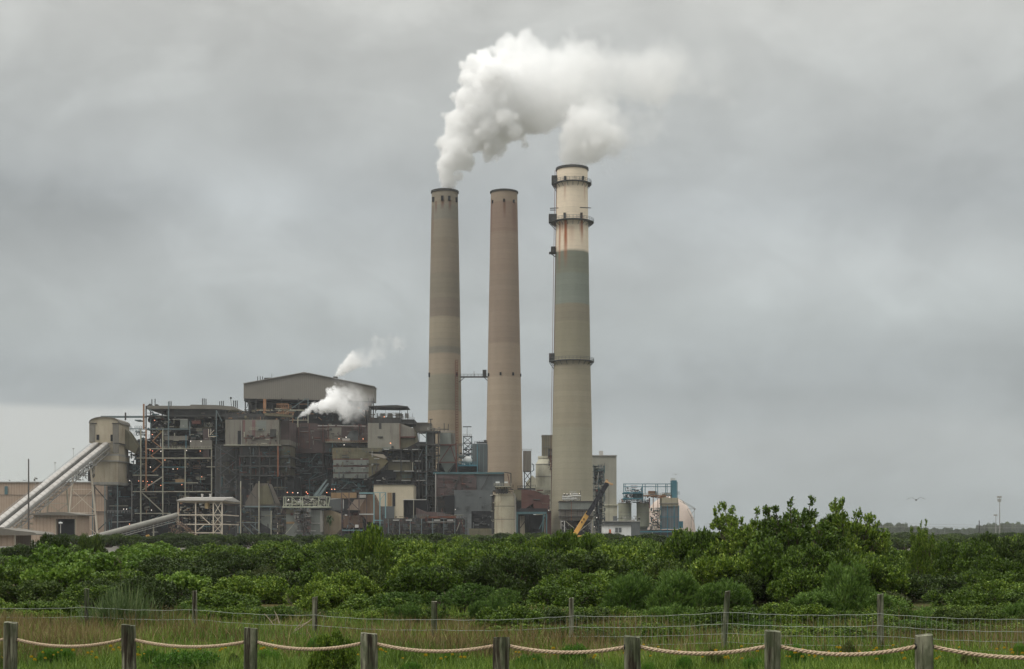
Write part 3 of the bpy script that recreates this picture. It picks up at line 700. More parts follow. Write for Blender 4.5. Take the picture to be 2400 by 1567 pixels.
for x, y, kk in ((362.5, 983.5, 1), (357, 1016.5, 1), (447, 1032.5, 0), (471.3, 1032.7, 0), (352, 1053, 1), (357.5, 1055.3, 2), (377, 1056, 0), (437.5, 1054, 0), (469.5, 1055.5, 1), (386.6, 1076.6, 1), (352.5, 1093, 0), (416, 1097.3, 1), (405.7, 1097.6, 0),
                (472.7, 1115.8, 1), (325, 1125.5, 1), (345.6, 1126.8, 1), (335.3, 1126, 1), (356, 1127.3, 1), (349, 1134.8, 2), (426.2, 1134.3, 1), (377, 1136, 1), (303.7, 1124.5, 0), (290, 1191.5, 0), (296.5, 1191.5, 0), (355, 1194, 0), (303.5, 1226.5, 1), (397.5, 1263, 0)):
    T.lamp(x, y, -1.8, (lamp_wh, lamp_or, lamp_rd)[kk], 1.35)
T.pipe('lamp_arm', galv_dk, [(303.7, 1125), (308, 1127), (309, 1132), (309, 1218), (303, 1221), (262, 1222)], .9, -1.6)
T.poly('upper_platform', steel_bl, [(316, 983), (331, 983), (331, 985), (318, 985)], -1, 5)
T.rail('railing', 316, 1003, 342, 1003, -1, 6, 5, steel_bl); T.rail('railing', 385, 1050, 497, 1050, -1, 6, 6, steel_lt); T.rail('railing', 252, 1201, 305, 1201, 1, 6, 6)
T.bar('beam', steel_lt, (256, 1184), (300, 1184), 1.2, 1); T.bar('beam', steel_dk, (251, 1170), (251, None), 4, 4)

T = Thing('pipe_bridge', 'slim blue-grey pipe bridge from the arched tower top to the boiler frame', 'pipe bridge', 290, 622)
T.rect('girder', steel_bl, 236, 973, 343, 977.2, 0, 1.5); T.rect('vent', steel_dk, 292.2, 965, 294.6, 983, -.3, 1)

# steel braced bay between boiler frame and casing (X bracing)
T = Thing('braced_frame', 'dark X-braced steel bay under the left edge of the grey casing block', 'steel frame', 530, 604)
for x in (505, 517, 553): T.bar('column', mid_steel, (x, 1040), (x, None), 1.8)
T.rect('backing', soot2, 505, 1041, 560, None, 4, 8)
for y in (1041, 1075, 1110, 1146, 1180, 1210): T.bar('beam', steel_dk, (505, y), (560, y), 1.8, -.2)
for (a, b) in (((507, 1044), (552, 1073)), ((552, 1044), (507, 1078)), ((507, 1080), (552, 1108)), ((552, 1080), (517, 1108)), ((517, 1146), (552, 1115)), ((522, 1116), (540, 1130)), ((507, 1150), (552, 1180))): T.bar('brace', mid_steel, a, b, 1.6, -.4)
T.clutter('pipework', mix_dark, 505, 1042, 560, 1258, 0, 4, 90, 31, .7)

# ------------------------------------------------------------------ penthouse
T = Thing('roof_penthouse', 'grey gabled steel building raised on columns at the top of the plant', 'building', 724, 650)
T.poly('wall', taupe, [(571, 897), (571, 932.5), (876.5, 938), (877, 905), (724, 873.5), (704, 873.5)], 0, 11)
T.poly('roof', galv_dk, [(570, 897.5), (704, 873), (724, 873), (878, 904.5), (878, 903.2), (724, 871.8), (704, 871.8), (570, 896)], -.8, 12.6)
T.poly('ridge_vent', roofg, [(698, 873.5), (709, 870.5), (716, 870.5), (748, 879.5), (740, 879.5)], 6, 10)
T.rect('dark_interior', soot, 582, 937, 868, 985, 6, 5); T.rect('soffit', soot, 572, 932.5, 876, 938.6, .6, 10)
for x, w, m_ in ((575, 2.4, steel_dk), (584, 1.6, steel_dk), (600, 2, steel_dk), (660, 2, steel_dk), (700, 2, steel_dk), (722, 2.4, steel_bl), (780, 2, steel_dk), (864, 2, steel_dk), (870, 1.6, steel_dk), (875, 2.4, steel_dk)): T.bar('column', m_, (x, 932), (x, 985), w, -.2)
T.bar('column', M('orange_column', C(158, 116, 84)), (620.5, 934), (620.5, 967), 6.4, -.8)
T.bar('beam', steel_lt, (600, 959.5), (712, 959.5), 2.6, -.6); T.bar('beam', steel_lt, (678, 983), (722, 983), 2, -.6); T.bar('beam', copper, (648, 945.5), (675, 945.5), 2.4, -.5)
T.bar('beam', copper, (676, 945), (676, 955), 2.4, -.5); T.bar('beam', steel_lt, (644, 956), (672, 956), 1.6, -.5); T.bar('brace', steel_bl, (684, 955), (718, 932), 1.8, -.4); T.bar('brace', steel_lt, (667, 968), (682, 957), 1.8, -.8)
T.bar('column', steel_lt, (722, 955), (722, 990), 1.8, -.9); T.bar('column', steel_lt, (653, 960), (653, 981), 1.8, -1); T.bar('column', copper, (686, 965), (686, 990), 1.8, -1)
T.bar('brace', steel_dk, (578, 955), (584, 934), 1.4, -.3); T.bar('brace', steel_dk, (590, 955), (584, 934), 1.4, -.3); T.bar('brace', steel_dk, (864, 962), (875, 938), 1.4, -.3)
for x in (604, 610, 615.5): T.cyl('vent_pipe', steel_dk, x, 880.5, 892, .9, .9, 4, n=8)
T.rect('roof_unit', steel_dk, 619, 883.5, 637, 887.5, 4, 3); T.rect('roof_unit', steel_dk, 781, 880.5, 790, 889, 4, 3); T.bar('lamp_mast', steel_dk, (637, 874), (637, 886), .7, 4)
T.clutter('pipework', [soot, steel_dk, soot2, teal_dk, copper], 584, 938, 872, 985, 0, 8, 190, 41, .7)
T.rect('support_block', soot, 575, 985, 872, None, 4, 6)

# ------------------------------------------------------------------ casing block A
T = Thing('boiler_casing', 'big grey stained casing block with a dark slot and reddish stripes, left of centre', 'casing block', 590, 596)
T.rect('top_wall', grey_clad, 528, 982, 654, 1040.5, 0, 26); T.rect('slot', darkvoid, 557, 1008, 565, 1040, -.15, .4); T.bar('corner_trim', galv_dk, (565.8, 984), (565.8, 1040), 1.2, -.3)
T.rect('stained_panel', M('reddish_stained_panel', C(112, 86, 84), streak=.5, rust=.3, panel=.2), 569, 983, 574, 1022, -.12, .3)
T.rect('stained_panel', M('reddish_stained_panel', C(112, 86, 84)), 591, 983, 598, 1026, -.12, .3)
T.rect('stained_panel', panel_bl, 601, 984, 624, 1008, -.1, .3)
T.rect('rust_band', redsteel, 571, 1024, 640, 1026.5, -.16, .4); T.rect('equipment', steel_dk, 633, 1004, 646, 1022, -1.2, 1.4); T.clutter('fittings', [steel_dk, redsteel, steel_lt], 568, 1002, 650, 1040, -1.3, -.2, 46, 51, .4)
T.rect('roof_deck', soot2, 526, 968, 657, 982, 3, 22); T.clutter('roof_plant', [soot, steel_dk, soot2, copper, olive], 530, 955, 690, 982, 0, 14, 120, 52, .7)
T.poly('duct', olive, [(620, 966), (684, 971), (684, 976), (620, 972)], -.5, 4)
T.rect('side_wall', redwall, 655, 985, 678, 1030, 4, 20); T.rect('side_wall', grey_clad, 655, 1029, 678, 1041, 3.6, 20)
T.rect('deck', steel_lt, 524, 1040.5, 657, 1042.4, -1, 26)
for i, (a, b) in enumerate(((1042, 1066), (1069, 1089), (1092, 1112))): T.rect('lower_wall', soot2, 561, a, 653, b, 1.5 + i * .4, 22)
for y in (1066, 1089, 1111): T.rect('ledge', steel_dk, 559, y, 680, y + 3, -.4, 25)
T.rect('side_block', olive, 655, 1043, 677, 1112, 4, 18); T.bar('corner_pipe', M('rust_orange_pipe', C(128, 84, 62)), (651.5, 1044), (651.5, 1115), 3.4, -.8)
for x in (587, 608, 632): T.bar('rib', steel_dk, (x, 1042), (x, 1112), 2.2, -.2)
T.clutter('pipework', [soot, steel_dk, soot2, teal_dk, redsteel, steel_bl], 561, 1044, 680, 1115, -.6, 2, 130, 53, .6)
T.rect('base', soot, 556, 1115, 690, None, 4, 18)
for x in (565, 586, 608, 650, 668): T.bar('leg', steel_dk, (x, 1114), (x, None), 2.2, 0)
T.clutter('pipework', mix_dark, 556, 1116, 690, 1250, 0, 5, 150, 54, .8)

# chute and hoppers below casing A
T = Thing('coal_chute', 'pale tapering chute hopper standing below the grey casing block', 'hopper', 605, 575)
T.poly('hopper', M('dusty_hopper', C(98, 92, 84), streak=.5, rust=.2, panel=.12), [(575, 1176), (600, 1131), (625, 1131), (646, 1178), (646, 1184), (575, 1184)], 0, 12)
T.poly('hopper_side', olive, [(608, 1140), (626, 1133), (640, 1165), (640, 1181), (608, 1181)], -.5, 1)
T.rect('tie', steel_bl, 573, 1184, 650, 1187, -.8, 13); T.bar('strut', steel_dk, (628, 1130), (645, 1180), 2.2, -1); T.bar('strut', steel_dk, (582, 1145), (600, 1166), 1.6, -1)
for x in (564, 607): T.bar('leg', steel_lt, (x, 1126), (x, None), 2.4, -1)
T.rect('pale_wall', panel_bl, 611, 1195, 635, 1224, .5, 4); T.poly('pale_wall', panel_bl, [(611, 1224), (635, 1224), (635, 1240), (628, 1234)], .5, 4)
T.poly('coal_heap_cover', soot, [(607, 1222), (636, 1240), (642, 1262), (607, 1262)], -.4, 5)
for y in (1223, 1260): T.bar('tie', teal_dk if y > 1230 else steel_bl, (566, y), (606, y), 1.6, -1.1)
T.bar('brace', steel_bl, (570, 1227), (604, 1260), 1.2, -1.2); T.bar('brace', steel_bl, (587, 1227), (622, 1258), 1.2, -1.2)
T.bar('column', steel_lt, (635.5, 1195), (635.5, 1262), 2, -.8); T.rect('unit', steel_dk, 640, 1216, 652, 1223, -1, 2); T.clutter('pipework', [steel_dk, soot2, olive, steel_bl], 566, 1188, 670, 1250, -.5, 3, 80, 61, .6)
T.lamp(640, 1254.3, -2, lamp_rd); T.bar('marker_post', steel_wh, (650.5, 1224), (650.5, 1250), 1.1, -1.2)

# tank building with white truss platform on top
T = Thing('process_building', 'pale grey process building under a white railed platform of small pipes', 'building', 712, 560)
T.rect('wall', panel_bl, 670, 1194, 754, None, 0, 18); T.rect('upper_band', olive, 670, 1192, 722, 1203, -.2, 1); T.rect('rust_panel', ochre, 671, 1221, 690, 1226, -.2, .5); T.rect('sign', redsteel, 681, 1200, 687, 1206, -.4, .3)
T.rect('side_column', galv_dk, 750, 1195, 756, 1245, -.4, 3); T.bar('seam', galv, (722, 1224.5), (752, 1224.5), 1.0, -.3); T.bar('seam', galv, (696, 1242.5), (740, 1242.5), 1.2, -.3)
T.rect('platform_deck', M('pale_green_painted_steel', C(176, 180, 160), streak=.3), 662, 1185, 770, 1188, -2, 18)
pg = MATS['pale_green_painted_steel']
for x in (665, 670, 684.5, 704, 708.5, 747, 766): T.bar('post', pg, (x, 1163), (x, 1186), 1.6, -2)
T.bar('top_rail', pg, (664, 1163), (774, 1163), 1.6, -2); T.bar('top_rail', pg, (666, 1180), (770, 1180), 1.0, -2.1); T.bar('brace', pg, (687, 1166), (699, 1179), 1.2, -2.1); T.bar('end_post', pg, (773.5, 1163), (769, 1186), 2, -2)
T.clutter('pipework', [galv, steel_lt, steel_dk, pg, galv_dk], 670, 1166, 764, 1185, -2, 4, 120, 71, .35)
T.clutter('pipework', [steel_dk, steel_bl, soot2, galv_dk, redsteel], 690, 1188, 728, 1258, -3, -.5, 150, 72, .35)
for x in (712, 717): T.bar('pipe_column', steel_dk, (x, 1188), (x, None), 2.2, -2.6)
T.clutter('creeper_pipework', [steel_dk, olive, redwall], 644, 1188, 670, 1262, -1, 3, 70, 73, .5)
T.bar('brace', steel_lt, (660, 1260), (690, 1225), 1.2, -3); T.poly('coal_belt', steel_bl, [(734, 1160), (764, 1122), (768, 1122), (742, 1162)], -1, 2); T.poly('coal_belt', steel_bl, [(744, 1160), (768, 1130), (770, 1132), (750, 1162)], -1, 2)
for x, y, kk in ((673.5, 1152.5, 1), (686, 1153, 1), (698, 1153.5, 0), (718, 1151.5, 1), (721, 1155, 2), (676, 1169, 0), (766, 1152.8, 1), (777.5, 1145, 1), (784.5, 1145, 1)): T.lamp(x, y, -3, (lamp_wh, lamp_or, lamp_rd)[kk])
for x in (672.5, 685.5, 697.5, 720): T.bar('lamp_post', steel_dk, (x, 1154), (x, 1163), .8, -2.4)

T = Thing('cracking_tank', 'tan rounded tank end behind the palm right of the process building', 'tank', 778, 566)
T.poly('shell', M('tan_tank_shell', C(150, 136, 112), streak=.4), [(756, 1195), (774, 1194), (800, 1204), (800, 1238), (786, 1252), (756, 1252)], 0, 10)
T.rect('roof_block', slate, 774, 1168, 800, 1194, 1, 8); T.bar('edge', galv, (774, 1168), (800, 1166), 1.4, -.4); T.rect('wall', slate, 770, 1168, 776, 1195, 2, 4)

T = Thing('palm_tree', 'small shaggy palm in front of the tan tank, between bushes and plant', 'palm', 772, 420)
T.cyl('trunk', M('palm_trunk_bark', C(92, 82, 66)), 772, 1216, None, 1.5, 2, n=8)
mb = MB(); rg = random.Random(4); Yp = 420
for i in range(80):
    a = rg.uniform(0, 6.28); el_ = rg.uniform(-1.4, 1.2); L0 = rg.uniform(1.0, 2.0); c0 = P(772, 1214, Yp)
    d = Vector((math.cos(a) * math.cos(el_), math.sin(a) * math.cos(el_), math.sin(el_))); e = c0 + d * L0 * .6; e2 = c0 + d * L0 + Vector((0, 0, -.55 * L0))
    w = d.cross(Vector((0, 0, 1))).normalized() * .16; mb.add([c0 - w * .3, c0 + w * .3, e + w, e - w, e2], [(0, 1, 2, 3), (3, 2, 4)])
T.put('crown', M('palm_leaf', C(58, 74, 44)), mb)

# ------------------------------------------------------------------ red brown block and walkway
T = Thing('duct_block', 'red-brown clad duct block below the raised penthouse', 'duct block', 765, 622)
T.poly('wall', redwall, [(655, 990), (740, 990), (756, 995), (862, 997), (862, 1060), (655, 1060)], 0, 16); T.rect('lower_wall', soot, 655, 1060, 905, None, 5, 20)
T.rect('grey_panel', grey_clad, 766, 1000, 800, 1040, -.3, 1); T.poly('grey_panel', slate, [(800, 1040), (822, 1008), (846, 1010), (862, 1020), (862, 1040)], -.4, 1)
T.bar('top_edge', galv, (745, 996), (785, 996), 1.6, -.5); T.bar('top_edge', galv, (790, 996), (858, 997), 1.2, -.5)
for x in (680, 700, 725, 757, 769, 841, 846): T.bar('column', redsteel, (x, 992), (x, 1050), 1.8, -.6)
T.poly('stair_flight', redwall, [(840, 1030), (864, 995), (868, 995), (868, 1050), (846, 1050)], -1, 3)
T.clutter('pipework', [redwall, redsteel, soot2, steel_dk, grey_clad], 656, 992, 862, 1050, -1, 1, 170, 81, .7)
T.clutter('pipework', [soot, soot2, steel_dk, redsteel, teal_dk, steel_bl], 668, 1050, 800, 1160, 0, 5, 230, 82, .9)
for a, b in (((724, 1085), (742, 1062)), ((724, 1092), (760, 1092)), ((728, 1122), (765, 1108)), ((735, 1106), (755, 1106))): T.bar('painted_lit_edge', steel_bl, a, b, 1.2, -1.4)  # lighter steel bars drawn as light caught on the edges
T.bar('crane_post', teal_dk, (725.5, 1121), (725.5, 1160), 1.8, -1.6); T.bar('crane_post', teal_dk, (726, 1121), (745, 1106), 1.4, -1.6); T.bar('column', steel_dk, (757, 1035), (757, 1160), 2.4, -1)
T.cyl('exhaust_pipe', steel_lt, 698, 977, 1000, 1.4, 1.4, -2, n=10)
T.rect('walkway', steel_lt, 763, 1033.5, 893, 1035.4, -3, 6); T.rail('railing', 763, 1033.5, 893, 1038, -3, 5, 5, copper); T.poly('walkway_slope', steel_dk, [(762, 1036), (893, 1040), (893, 1056), (762, 1056)], -2, 8)  # the railing's orange-brown colour stands in for orange lamplight
T.clutter('pipework', [steel_dk, teal_dk, soot2, olive, soot], 763, 1037, 893, 1058, -3, -1, 80, 83, .6); T.rect('unit', galv, 802, 1026, 820, 1032, -2.5, 2)
for x, y, kk in ((794.5, 1026.5, 1), (811, 1023, 0), (851, 1027, 1), (864.5, 1026, 1), (878.5, 1026.5, 1), (891.5, 1028.5, 0), (806.5, 1041, 0)): T.lamp(x, y, -5, (lamp_wh, lamp_or, lamp_rd)[kk])

# ------------------------------------------------------------------ casing block B with canopy
T = Thing('boiler_casing', 'pale grey casing block with rooftop blowers under a thin steel canopy', 'casing block', 905, 600)
T.rect('front_wall', M('light_grey_casing', C(132, 130, 120), dirt=C(92, 82, 76), streak=.6, rust=.15, panel=.1), 862, 990, 937, 1051, 0, 24)
T.poly('side_wall', olive, [(937.5, 990), (971, 1003), (975, 1038), (955, 1047), (937.5, 1051)], .8, 20); T.poly('side_panel', grey_clad, [(937.5, 991), (970, 1002), (972, 1022), (937.5, 1022)], .3, .6)
T.rect('rust_band', redsteel, 938, 1021, 975, 1024, -.2, 1); T.bar('edge_trim', M('rust_orange_pipe', C(128, 84, 62)), (937.3, 992), (937.3, 1048), 1.2, -.3)
T.rect('roof_deck', soot2, 864, 977, 939, 990, 1, 22); T.rect('roof_deck', steel_dk, 939, 981, 971, 992, 2, 18); T.rail('railing', 939, 981, 971, 982, 1.5, 6, 4)
for x in (891, 909, 927, 935, 949): T.rect('blower', galv_dk, x, 967, x + (10 if x < 930 else 7), 977, 4, 4)
T.clutter('roof_plant', [galv_dk, steel_dk, grey_clad], 864, 966, 945, 980, 1, 8, 70, 91, .35)
T.poly('canopy', steel_dk, [(864, 949.5), (930, 947.5), (955.5, 950.5), (955.5, 952.4), (930, 953.6), (864, 952)], 0, 14)
for x, y in ((866, 990), (880, 966), (937, 980), (955, 982)): T.bar('canopy_post', steel_dk, (x, 951), (x, y), 1.4, .5)
T.bar('canopy_brace', steel_dk, (880, 962), (888, 953), 1.0, .5); T.bar('canopy_brace', steel_dk, (866, 966), (872, 952), 1.0, .5); T.rect('slot_frame', steel_dk, 856, 960, 858, 990, 2, 2); T.rect('slot_frame', steel_dk, 861.5, 962, 863.5, 990, 2, 2)
for x, y in ((904, 958), (941.5, 963), (950, 964), (958, 966), (967, 967)): T.bar('lamp_mast', steel_dk, (x, y), (x, y + 16), .6, 2)
T.rect('fitting', steel_dk, 885, 1021, 897, 1024, -.4, .6); T.rect('fitting', steel_dk, 917, 1043, 922, 1049, -.5, .6); T.rect('stain', soot2, 888, 990, 894, 1004, -.06, .2)
T.lamp(915.3, 1037, -2, lamp_or, 1.8); T.lamp(900.5, 975.2, -2, lamp_or, 1.5)
T.rect('support', soot, 862, 1051, 975, None, 3, 20)

# ------------------------------------------------------------------ striped block C
T = Thing('precipitator_block', 'broad block of pale horizontal panels with rusty seams and a slanted duct', 'precipitator', 830, 586)
T.rect('top_wall', olive, 779, 1057, 864, 1073, .4, 20)
for a, b in ((1076, 1088.5), (1092.5, 1105.5), (1108, 1119)): T.rect('panel_row', panel_bl, 781, a, 864, b, 0, 20)
for a, b in ((1073, 1076), (1088.5, 1092.5), (1105.5, 1108)): T.rect('seam', redsteel, 780, a, 865, b, .5, 19)
T.poly('slanted_duct', M('greenish_stained_duct', C(104, 98, 74), dirt=C(70, 62, 50), streak=.6, rust=.35), [(864, 1062), (878, 1066), (902, 1072), (910, 1080), (890, 1101), (876, 1110), (864, 1117)], -.6, 14)
T.poly('duct_top', M('pale_duct_top', C(150, 142, 128), streak=.3), [(864, 1061), (898, 1063), (907, 1072), (900, 1073), (878, 1066.5)], -.9, 15)
T.rect('side_block', olive, 905, 1078, 919, 1100, 2, 10); T.rect('underframe', soot, 775, 1119, 905, None, 3, 16)
for x in (803, 836, 856): T.rect('fitting', steel_dk, x, 1110, x + 3, 1119, -.4, .5)
for a, b in (((796, 1148), (818, 1128)), ((826, 1128), (848, 1148))): T.bar('brace', steel_bl, a, b, 1.6, 1)
T.clutter('pipework', [soot, soot2, steel_dk, teal_dk], 776, 1120, 905, 1160, .5, 3, 110, 101, .8)
T.rect('stained_rows', olive, 779, 1048, 895, 1057, 1.2, 16)
T.clutter('conduits', [steel_dk, mid_steel, olive, redwall, galv_dk], 779, 1050, 905, 1122, -1.4, -.7, 60, 102, .5)

T = Thing('duct_rack', 'dark steel rack of ducts and ledges with pale painted highlights between casing block and stair tower', 'steel frame', 950, 588)
T.rect('backing', soot, 893, 1052, 1000, None, 8, 12)
T.rect('olive_duct', olive, 919, 1080, 964, 1102, 0, 6); T.rect('olive_duct', olive, 927, 1104, 964, 1123, .5, 6); T.poly('hood', soot, [(945, 1052), (980, 1034), (1000, 1034), (1000, 1052)], 1, 8); T.poly('dark_duct', darkvoid, [(890, 1110), (905, 1100), (925, 1100), (930, 1118), (880, 1124)], -.8, 4)
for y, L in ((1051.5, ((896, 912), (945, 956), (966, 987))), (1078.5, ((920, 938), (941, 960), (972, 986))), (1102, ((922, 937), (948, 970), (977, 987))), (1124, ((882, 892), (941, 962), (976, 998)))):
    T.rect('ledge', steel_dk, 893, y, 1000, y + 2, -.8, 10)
    for a, b in L: T.rect('painted_lit_edge', insul, a, y - .6, b, y + 1.0, -1.4, 1.2)  # pale strips put in where the ledges catch light
for x in (908, 940, 966, 975, 990): T.bar('column', steel_dk, (x, 1050), (x, None), 2.0, -.6)
T.bar('column', steel_lt, (967, 1082), (967, 1102), 2.0, -1); T.clutter('pipework', [soot, soot2, steel_dk, olive, teal_dk], 893, 1052, 1000, 1135, -.5, 4, 190, 111, .8)
T.bar('strut', steel_bl, (980, 1075), (992, 1050), 1.4, -1.2)

# stair tower and hopper D
T = Thing('stair_tower', 'dark open steel stair tower with a railed top platform before the left chimney', 'stair tower', 1000, 580)
T.rect('top_deck', steel_dk, 980, 1008, 1031, 1011, -1, 10); T.rect('panel', soot2, 998, 1011, 1018, 1040, 0, 8); T.rect('mid_deck', steel_dk, 975, 1038.5, 1031, 1042, -1, 10)
for x in (982, 999, 1014, 1028): T.bar('column', steel_bl if x in (999,) else steel_dk, (x, 1010), (x, None), 2.0, -.8)
for y in (1064, 1102, 1134, 1160, 1186): T.rect('landing', steel_dk, 990, y, 1030, y + 1.8, -1, 9)
T.clutter('stair_flights', [steel_dk, soot, soot2, steel_bl, grey_clad], 998, 1042, 1030, 1215, -.4, 5, 150, 121, .5); T.rect('core', soot2, 1003, 1042, 1020, None, 6, 4); T.bar('brace', steel_dk, (984, 1012), (998, 1024), 1.2, -.5)
T.clutter('platform_plant', [steel_dk, grey_clad], 1002, 1000, 1032, 1009, 0, 3, 18, 122, .4)

T = Thing('hopper_silo', 'grey panelled hopper silo strapped by rusty red steel frames', 'silo', 1046, 584)
T.rect('bin', panel_bl, 1030, 1012, 1057, 1041, 0, 12); T.rect('bin', grey_clad, 1057.3, 1012.5, 1065, 1041, 2, 9); T.poly('hopper', panel_bl, [(1031, 1043), (1064, 1043), (1066, 1080), (1050, 1105), (1044, 1105), (1031, 1080)], .5, 11)
for y in (1041, 1082): T.bar('ring_beam', redsteel, (1026, y), (1070, y), 3.2, -.8)
T.bar('column', redsteel, (1068.5, 1036), (1070, 1105), 3, -.9); T.bar('column', steel_dk, (1027.5, 1012), (1027.5, 1160), 3, -.9); T.bar('brace', redsteel, (1031, 1080), (1056, 1043), 2, -1.1); T.bar('brace', redsteel, (1056, 1043), (1068, 1080), 2, -1.1)
T.bar('brace', steel_dk, (1050, 1105), (1066, 1084), 1.6, -1); T.rail('railing', 1030, 1012, 1065, 1012, 0, 4, 5)
T.rect('backing', soot, 1024, 1084, 1075, None, 8, 6)

T = Thing('conveyor_head', 'small grey drive house and T-shaped mast beside the left chimney shaft', 'drive house', 1000, 612)
T.rect('house', grey_clad, 968, 990, 1011, 1010, 0, 8); T.rect('roof', roofg, 967, 988.5, 1003, 991, -.5, 9); T.bar('mast', steel_dk, (1009.5, 981), (1009.5, 1003), 2, -1); T.bar('mast_head', steel_dk, (1006, 981), (1014, 981), 1.4, -1)
T.bar('boom', steel_dk, (1012, 1004), (1052, 1004.5), 1.8, -1); T.bar('post', steel_dk, (1041, 990), (1041, 1010), 1.6, -1); T.bar('post', steel_dk, (1051, 992), (1050, 1010), 1.4, -1); T.cyl('drum', galv_dk, 1004, 1000, 1006, 2.6, 2.6, -1.5)

# ------------------------------------------------------------------ between chimneys
T = Thing('lattice_tower', 'open blue-grey lattice tower rising between the two brown chimneys', 'lattice tower', 1096, 600)
for x in (1086.5, 1105.5): T.bar('leg', steel_bl, (x, 1021), (x, None), 2.2); T.bar('leg', steel_dk, (x, 1021), (x, None), 2.2, 5)
for y in (1021.5, 1037, 1052, 1062, 1073): T.bar('tie', steel_dk, (1085, y), (1107, y), 2.0, -.2)
ys = (1022, 1037, 1052, 1062, 1073)
for a, b in zip(ys, ys[1:]): T.bar('brace', steel_dk, (1087, a), (1105, b), 1.4, -.1); T.bar('brace', steel_dk, (1105, a), (1087, b), 1.4, .4)
T.rail('railing', 1085, 1021, 1106, 1021, 0, 5, 5); T.rect('jib', steel_dk, 1085, 997.5, 1105, 999.3, 0, 1); T.bar('mast', galv, (1093, 1005), (1093, 1021), .5); T.bar('mast', galv, (1104, 1005), (1104, 1021), .5); T.bar('mast', steel_dk, (1095, 999), (1095, 1021), .8, .3)

T = Thing('spherical_tank', 'small white domed tank on a teal deck beside the lattice tower', 'tank', 1096, 592)
mb = MB(); k_ = 592 / F; c0 = P(1096, 1078, 592)
mb.lathe((c0.x, c0.y, 0), [(10.5 * k_ * math.cos(t), c0.z + 10.5 * k_ * math.sin(t)) for t in [R(a) for a in range(-60, 90, 15)]], 24); T.put('shell', white_b, mb, smooth=True)
T.rect('deck', teal, 1072, 1087, 1119, 1091, -2, 8); T.rect('plant_under_deck', soot, 1072, 1091, 1119, 1108, 0, 6); T.clutter('pipework', [teal_dk, steel_dk, soot2, steel_bl], 1072, 1040, 1118, 1106, 4, 9, 70, 131, .6)
T.bar('column', teal, (1118.6, 1040), (1118.6, 1105), 1.6, -2); T.bar('column', teal_dk, (1073, 1040), (1073, 1105), 1.6, -2); T.rail('railing', 1072, 1087, 1118, 1087, -2, 6, 5, teal)

T = Thing('filter_house', 'blue-grey ribbed filter house tucked against the middle chimney', 'filter house', 1125, 596)
T.rect('wall', M('blue_grey_ribbed', C(92, 98, 98), dirt=C(60, 64, 66), streak=.4, ribs=1.6), 1107, 1038, 1142, None, 0, 12); T.rail('railing', 1112, 1038, 1142, 1036, 0, 5, 6, steel_dk); T.rect('roof_duct', steel_dk, 1117, 1034, 1142, 1036.4, 2, 3); T.rect('roof_unit', steel_dk, 1134, 1029.5, 1140, 1034, 2, 3)
for x in (1124, 1133): T.bar('pilaster', steel_bl, (x, 1040), (x, 1105), 1.4, -.3)

# ------------------------------------------------------------------ lower middle
T = Thing('coal_crusher_house', 'long reddish building with a dark grey end bay, below the hopper silo', 'building', 1100, 572)
T.rect('red_wall', redwall, 1022, 1111, 1117, 1162, 0, 16); T.rect('top_beam', teal_dk, 1015, 1105, 1181, 1109, -.6, 17); T.rect('grey_bay', slate, 1117.3, 1109, 1181, 1148, .3, 16); T.rect('roof', roofg, 1024, 1108.5, 1181, 1111, -.2, 16)
T.bar('diagonal', steel_dk, (1060, 1150), (1078, 1113), 2, -.4); T.bar('diagonal', steel_dk, (1128, 1146), (1146, 1112), 2, -.4); T.rect('red_panel', redwall, 1026, 1112, 1060, 1120, -.3, .4); T.rect('red_panel', redwall, 1096, 1112, 1116, 1140, -.3, .4)
T.bar('open_frame_top', steel_dk, (1181, 1105), (1198, 1108), 2.0, -.4); T.bar('open_frame_post', steel_dk, (1197.5, 1107), (1197.5, 1145), 2.2, -.4); T.bar('open_frame_post', steel_dk, (1181, 1108), (1181, 1148), 2.0, -.4); T.bar('open_frame_brace', redsteel, (1190, 1110), (1197, 1144), 1.6, -.5)
T.rect('lower_wall', soot2, 1020, 1162, 1064, None, 1, 10); T.clutter('pipework', [redwall, redsteel, soot2, steel_dk], 1022, 1112, 1116, 1200, -.8, .6, 110, 141, .7)
T.bar('column', galv_dk, (1021, 1108), (1021, 1215), 2.4, -1)

T = Thing('grey_shed', 'plain slate grey shed with a large unlit opening, left of the concrete silo', 'building', 1110, 556)
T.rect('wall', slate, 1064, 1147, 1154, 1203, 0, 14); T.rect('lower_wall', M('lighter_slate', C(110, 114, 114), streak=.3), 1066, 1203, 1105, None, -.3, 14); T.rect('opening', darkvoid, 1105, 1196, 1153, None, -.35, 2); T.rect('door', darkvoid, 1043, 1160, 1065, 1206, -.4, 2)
T.rect('base', olive, 1100, 1237, 1155, None, -1.2, 2); T.lamp(1067, 1192.5, -1.5, lamp_wh, 1.0); T.clutter('conduits', [steel_dk, mid_steel, slate], 1066, 1150, 1154, 1240, -.9, -.4, 34, 148, .5)

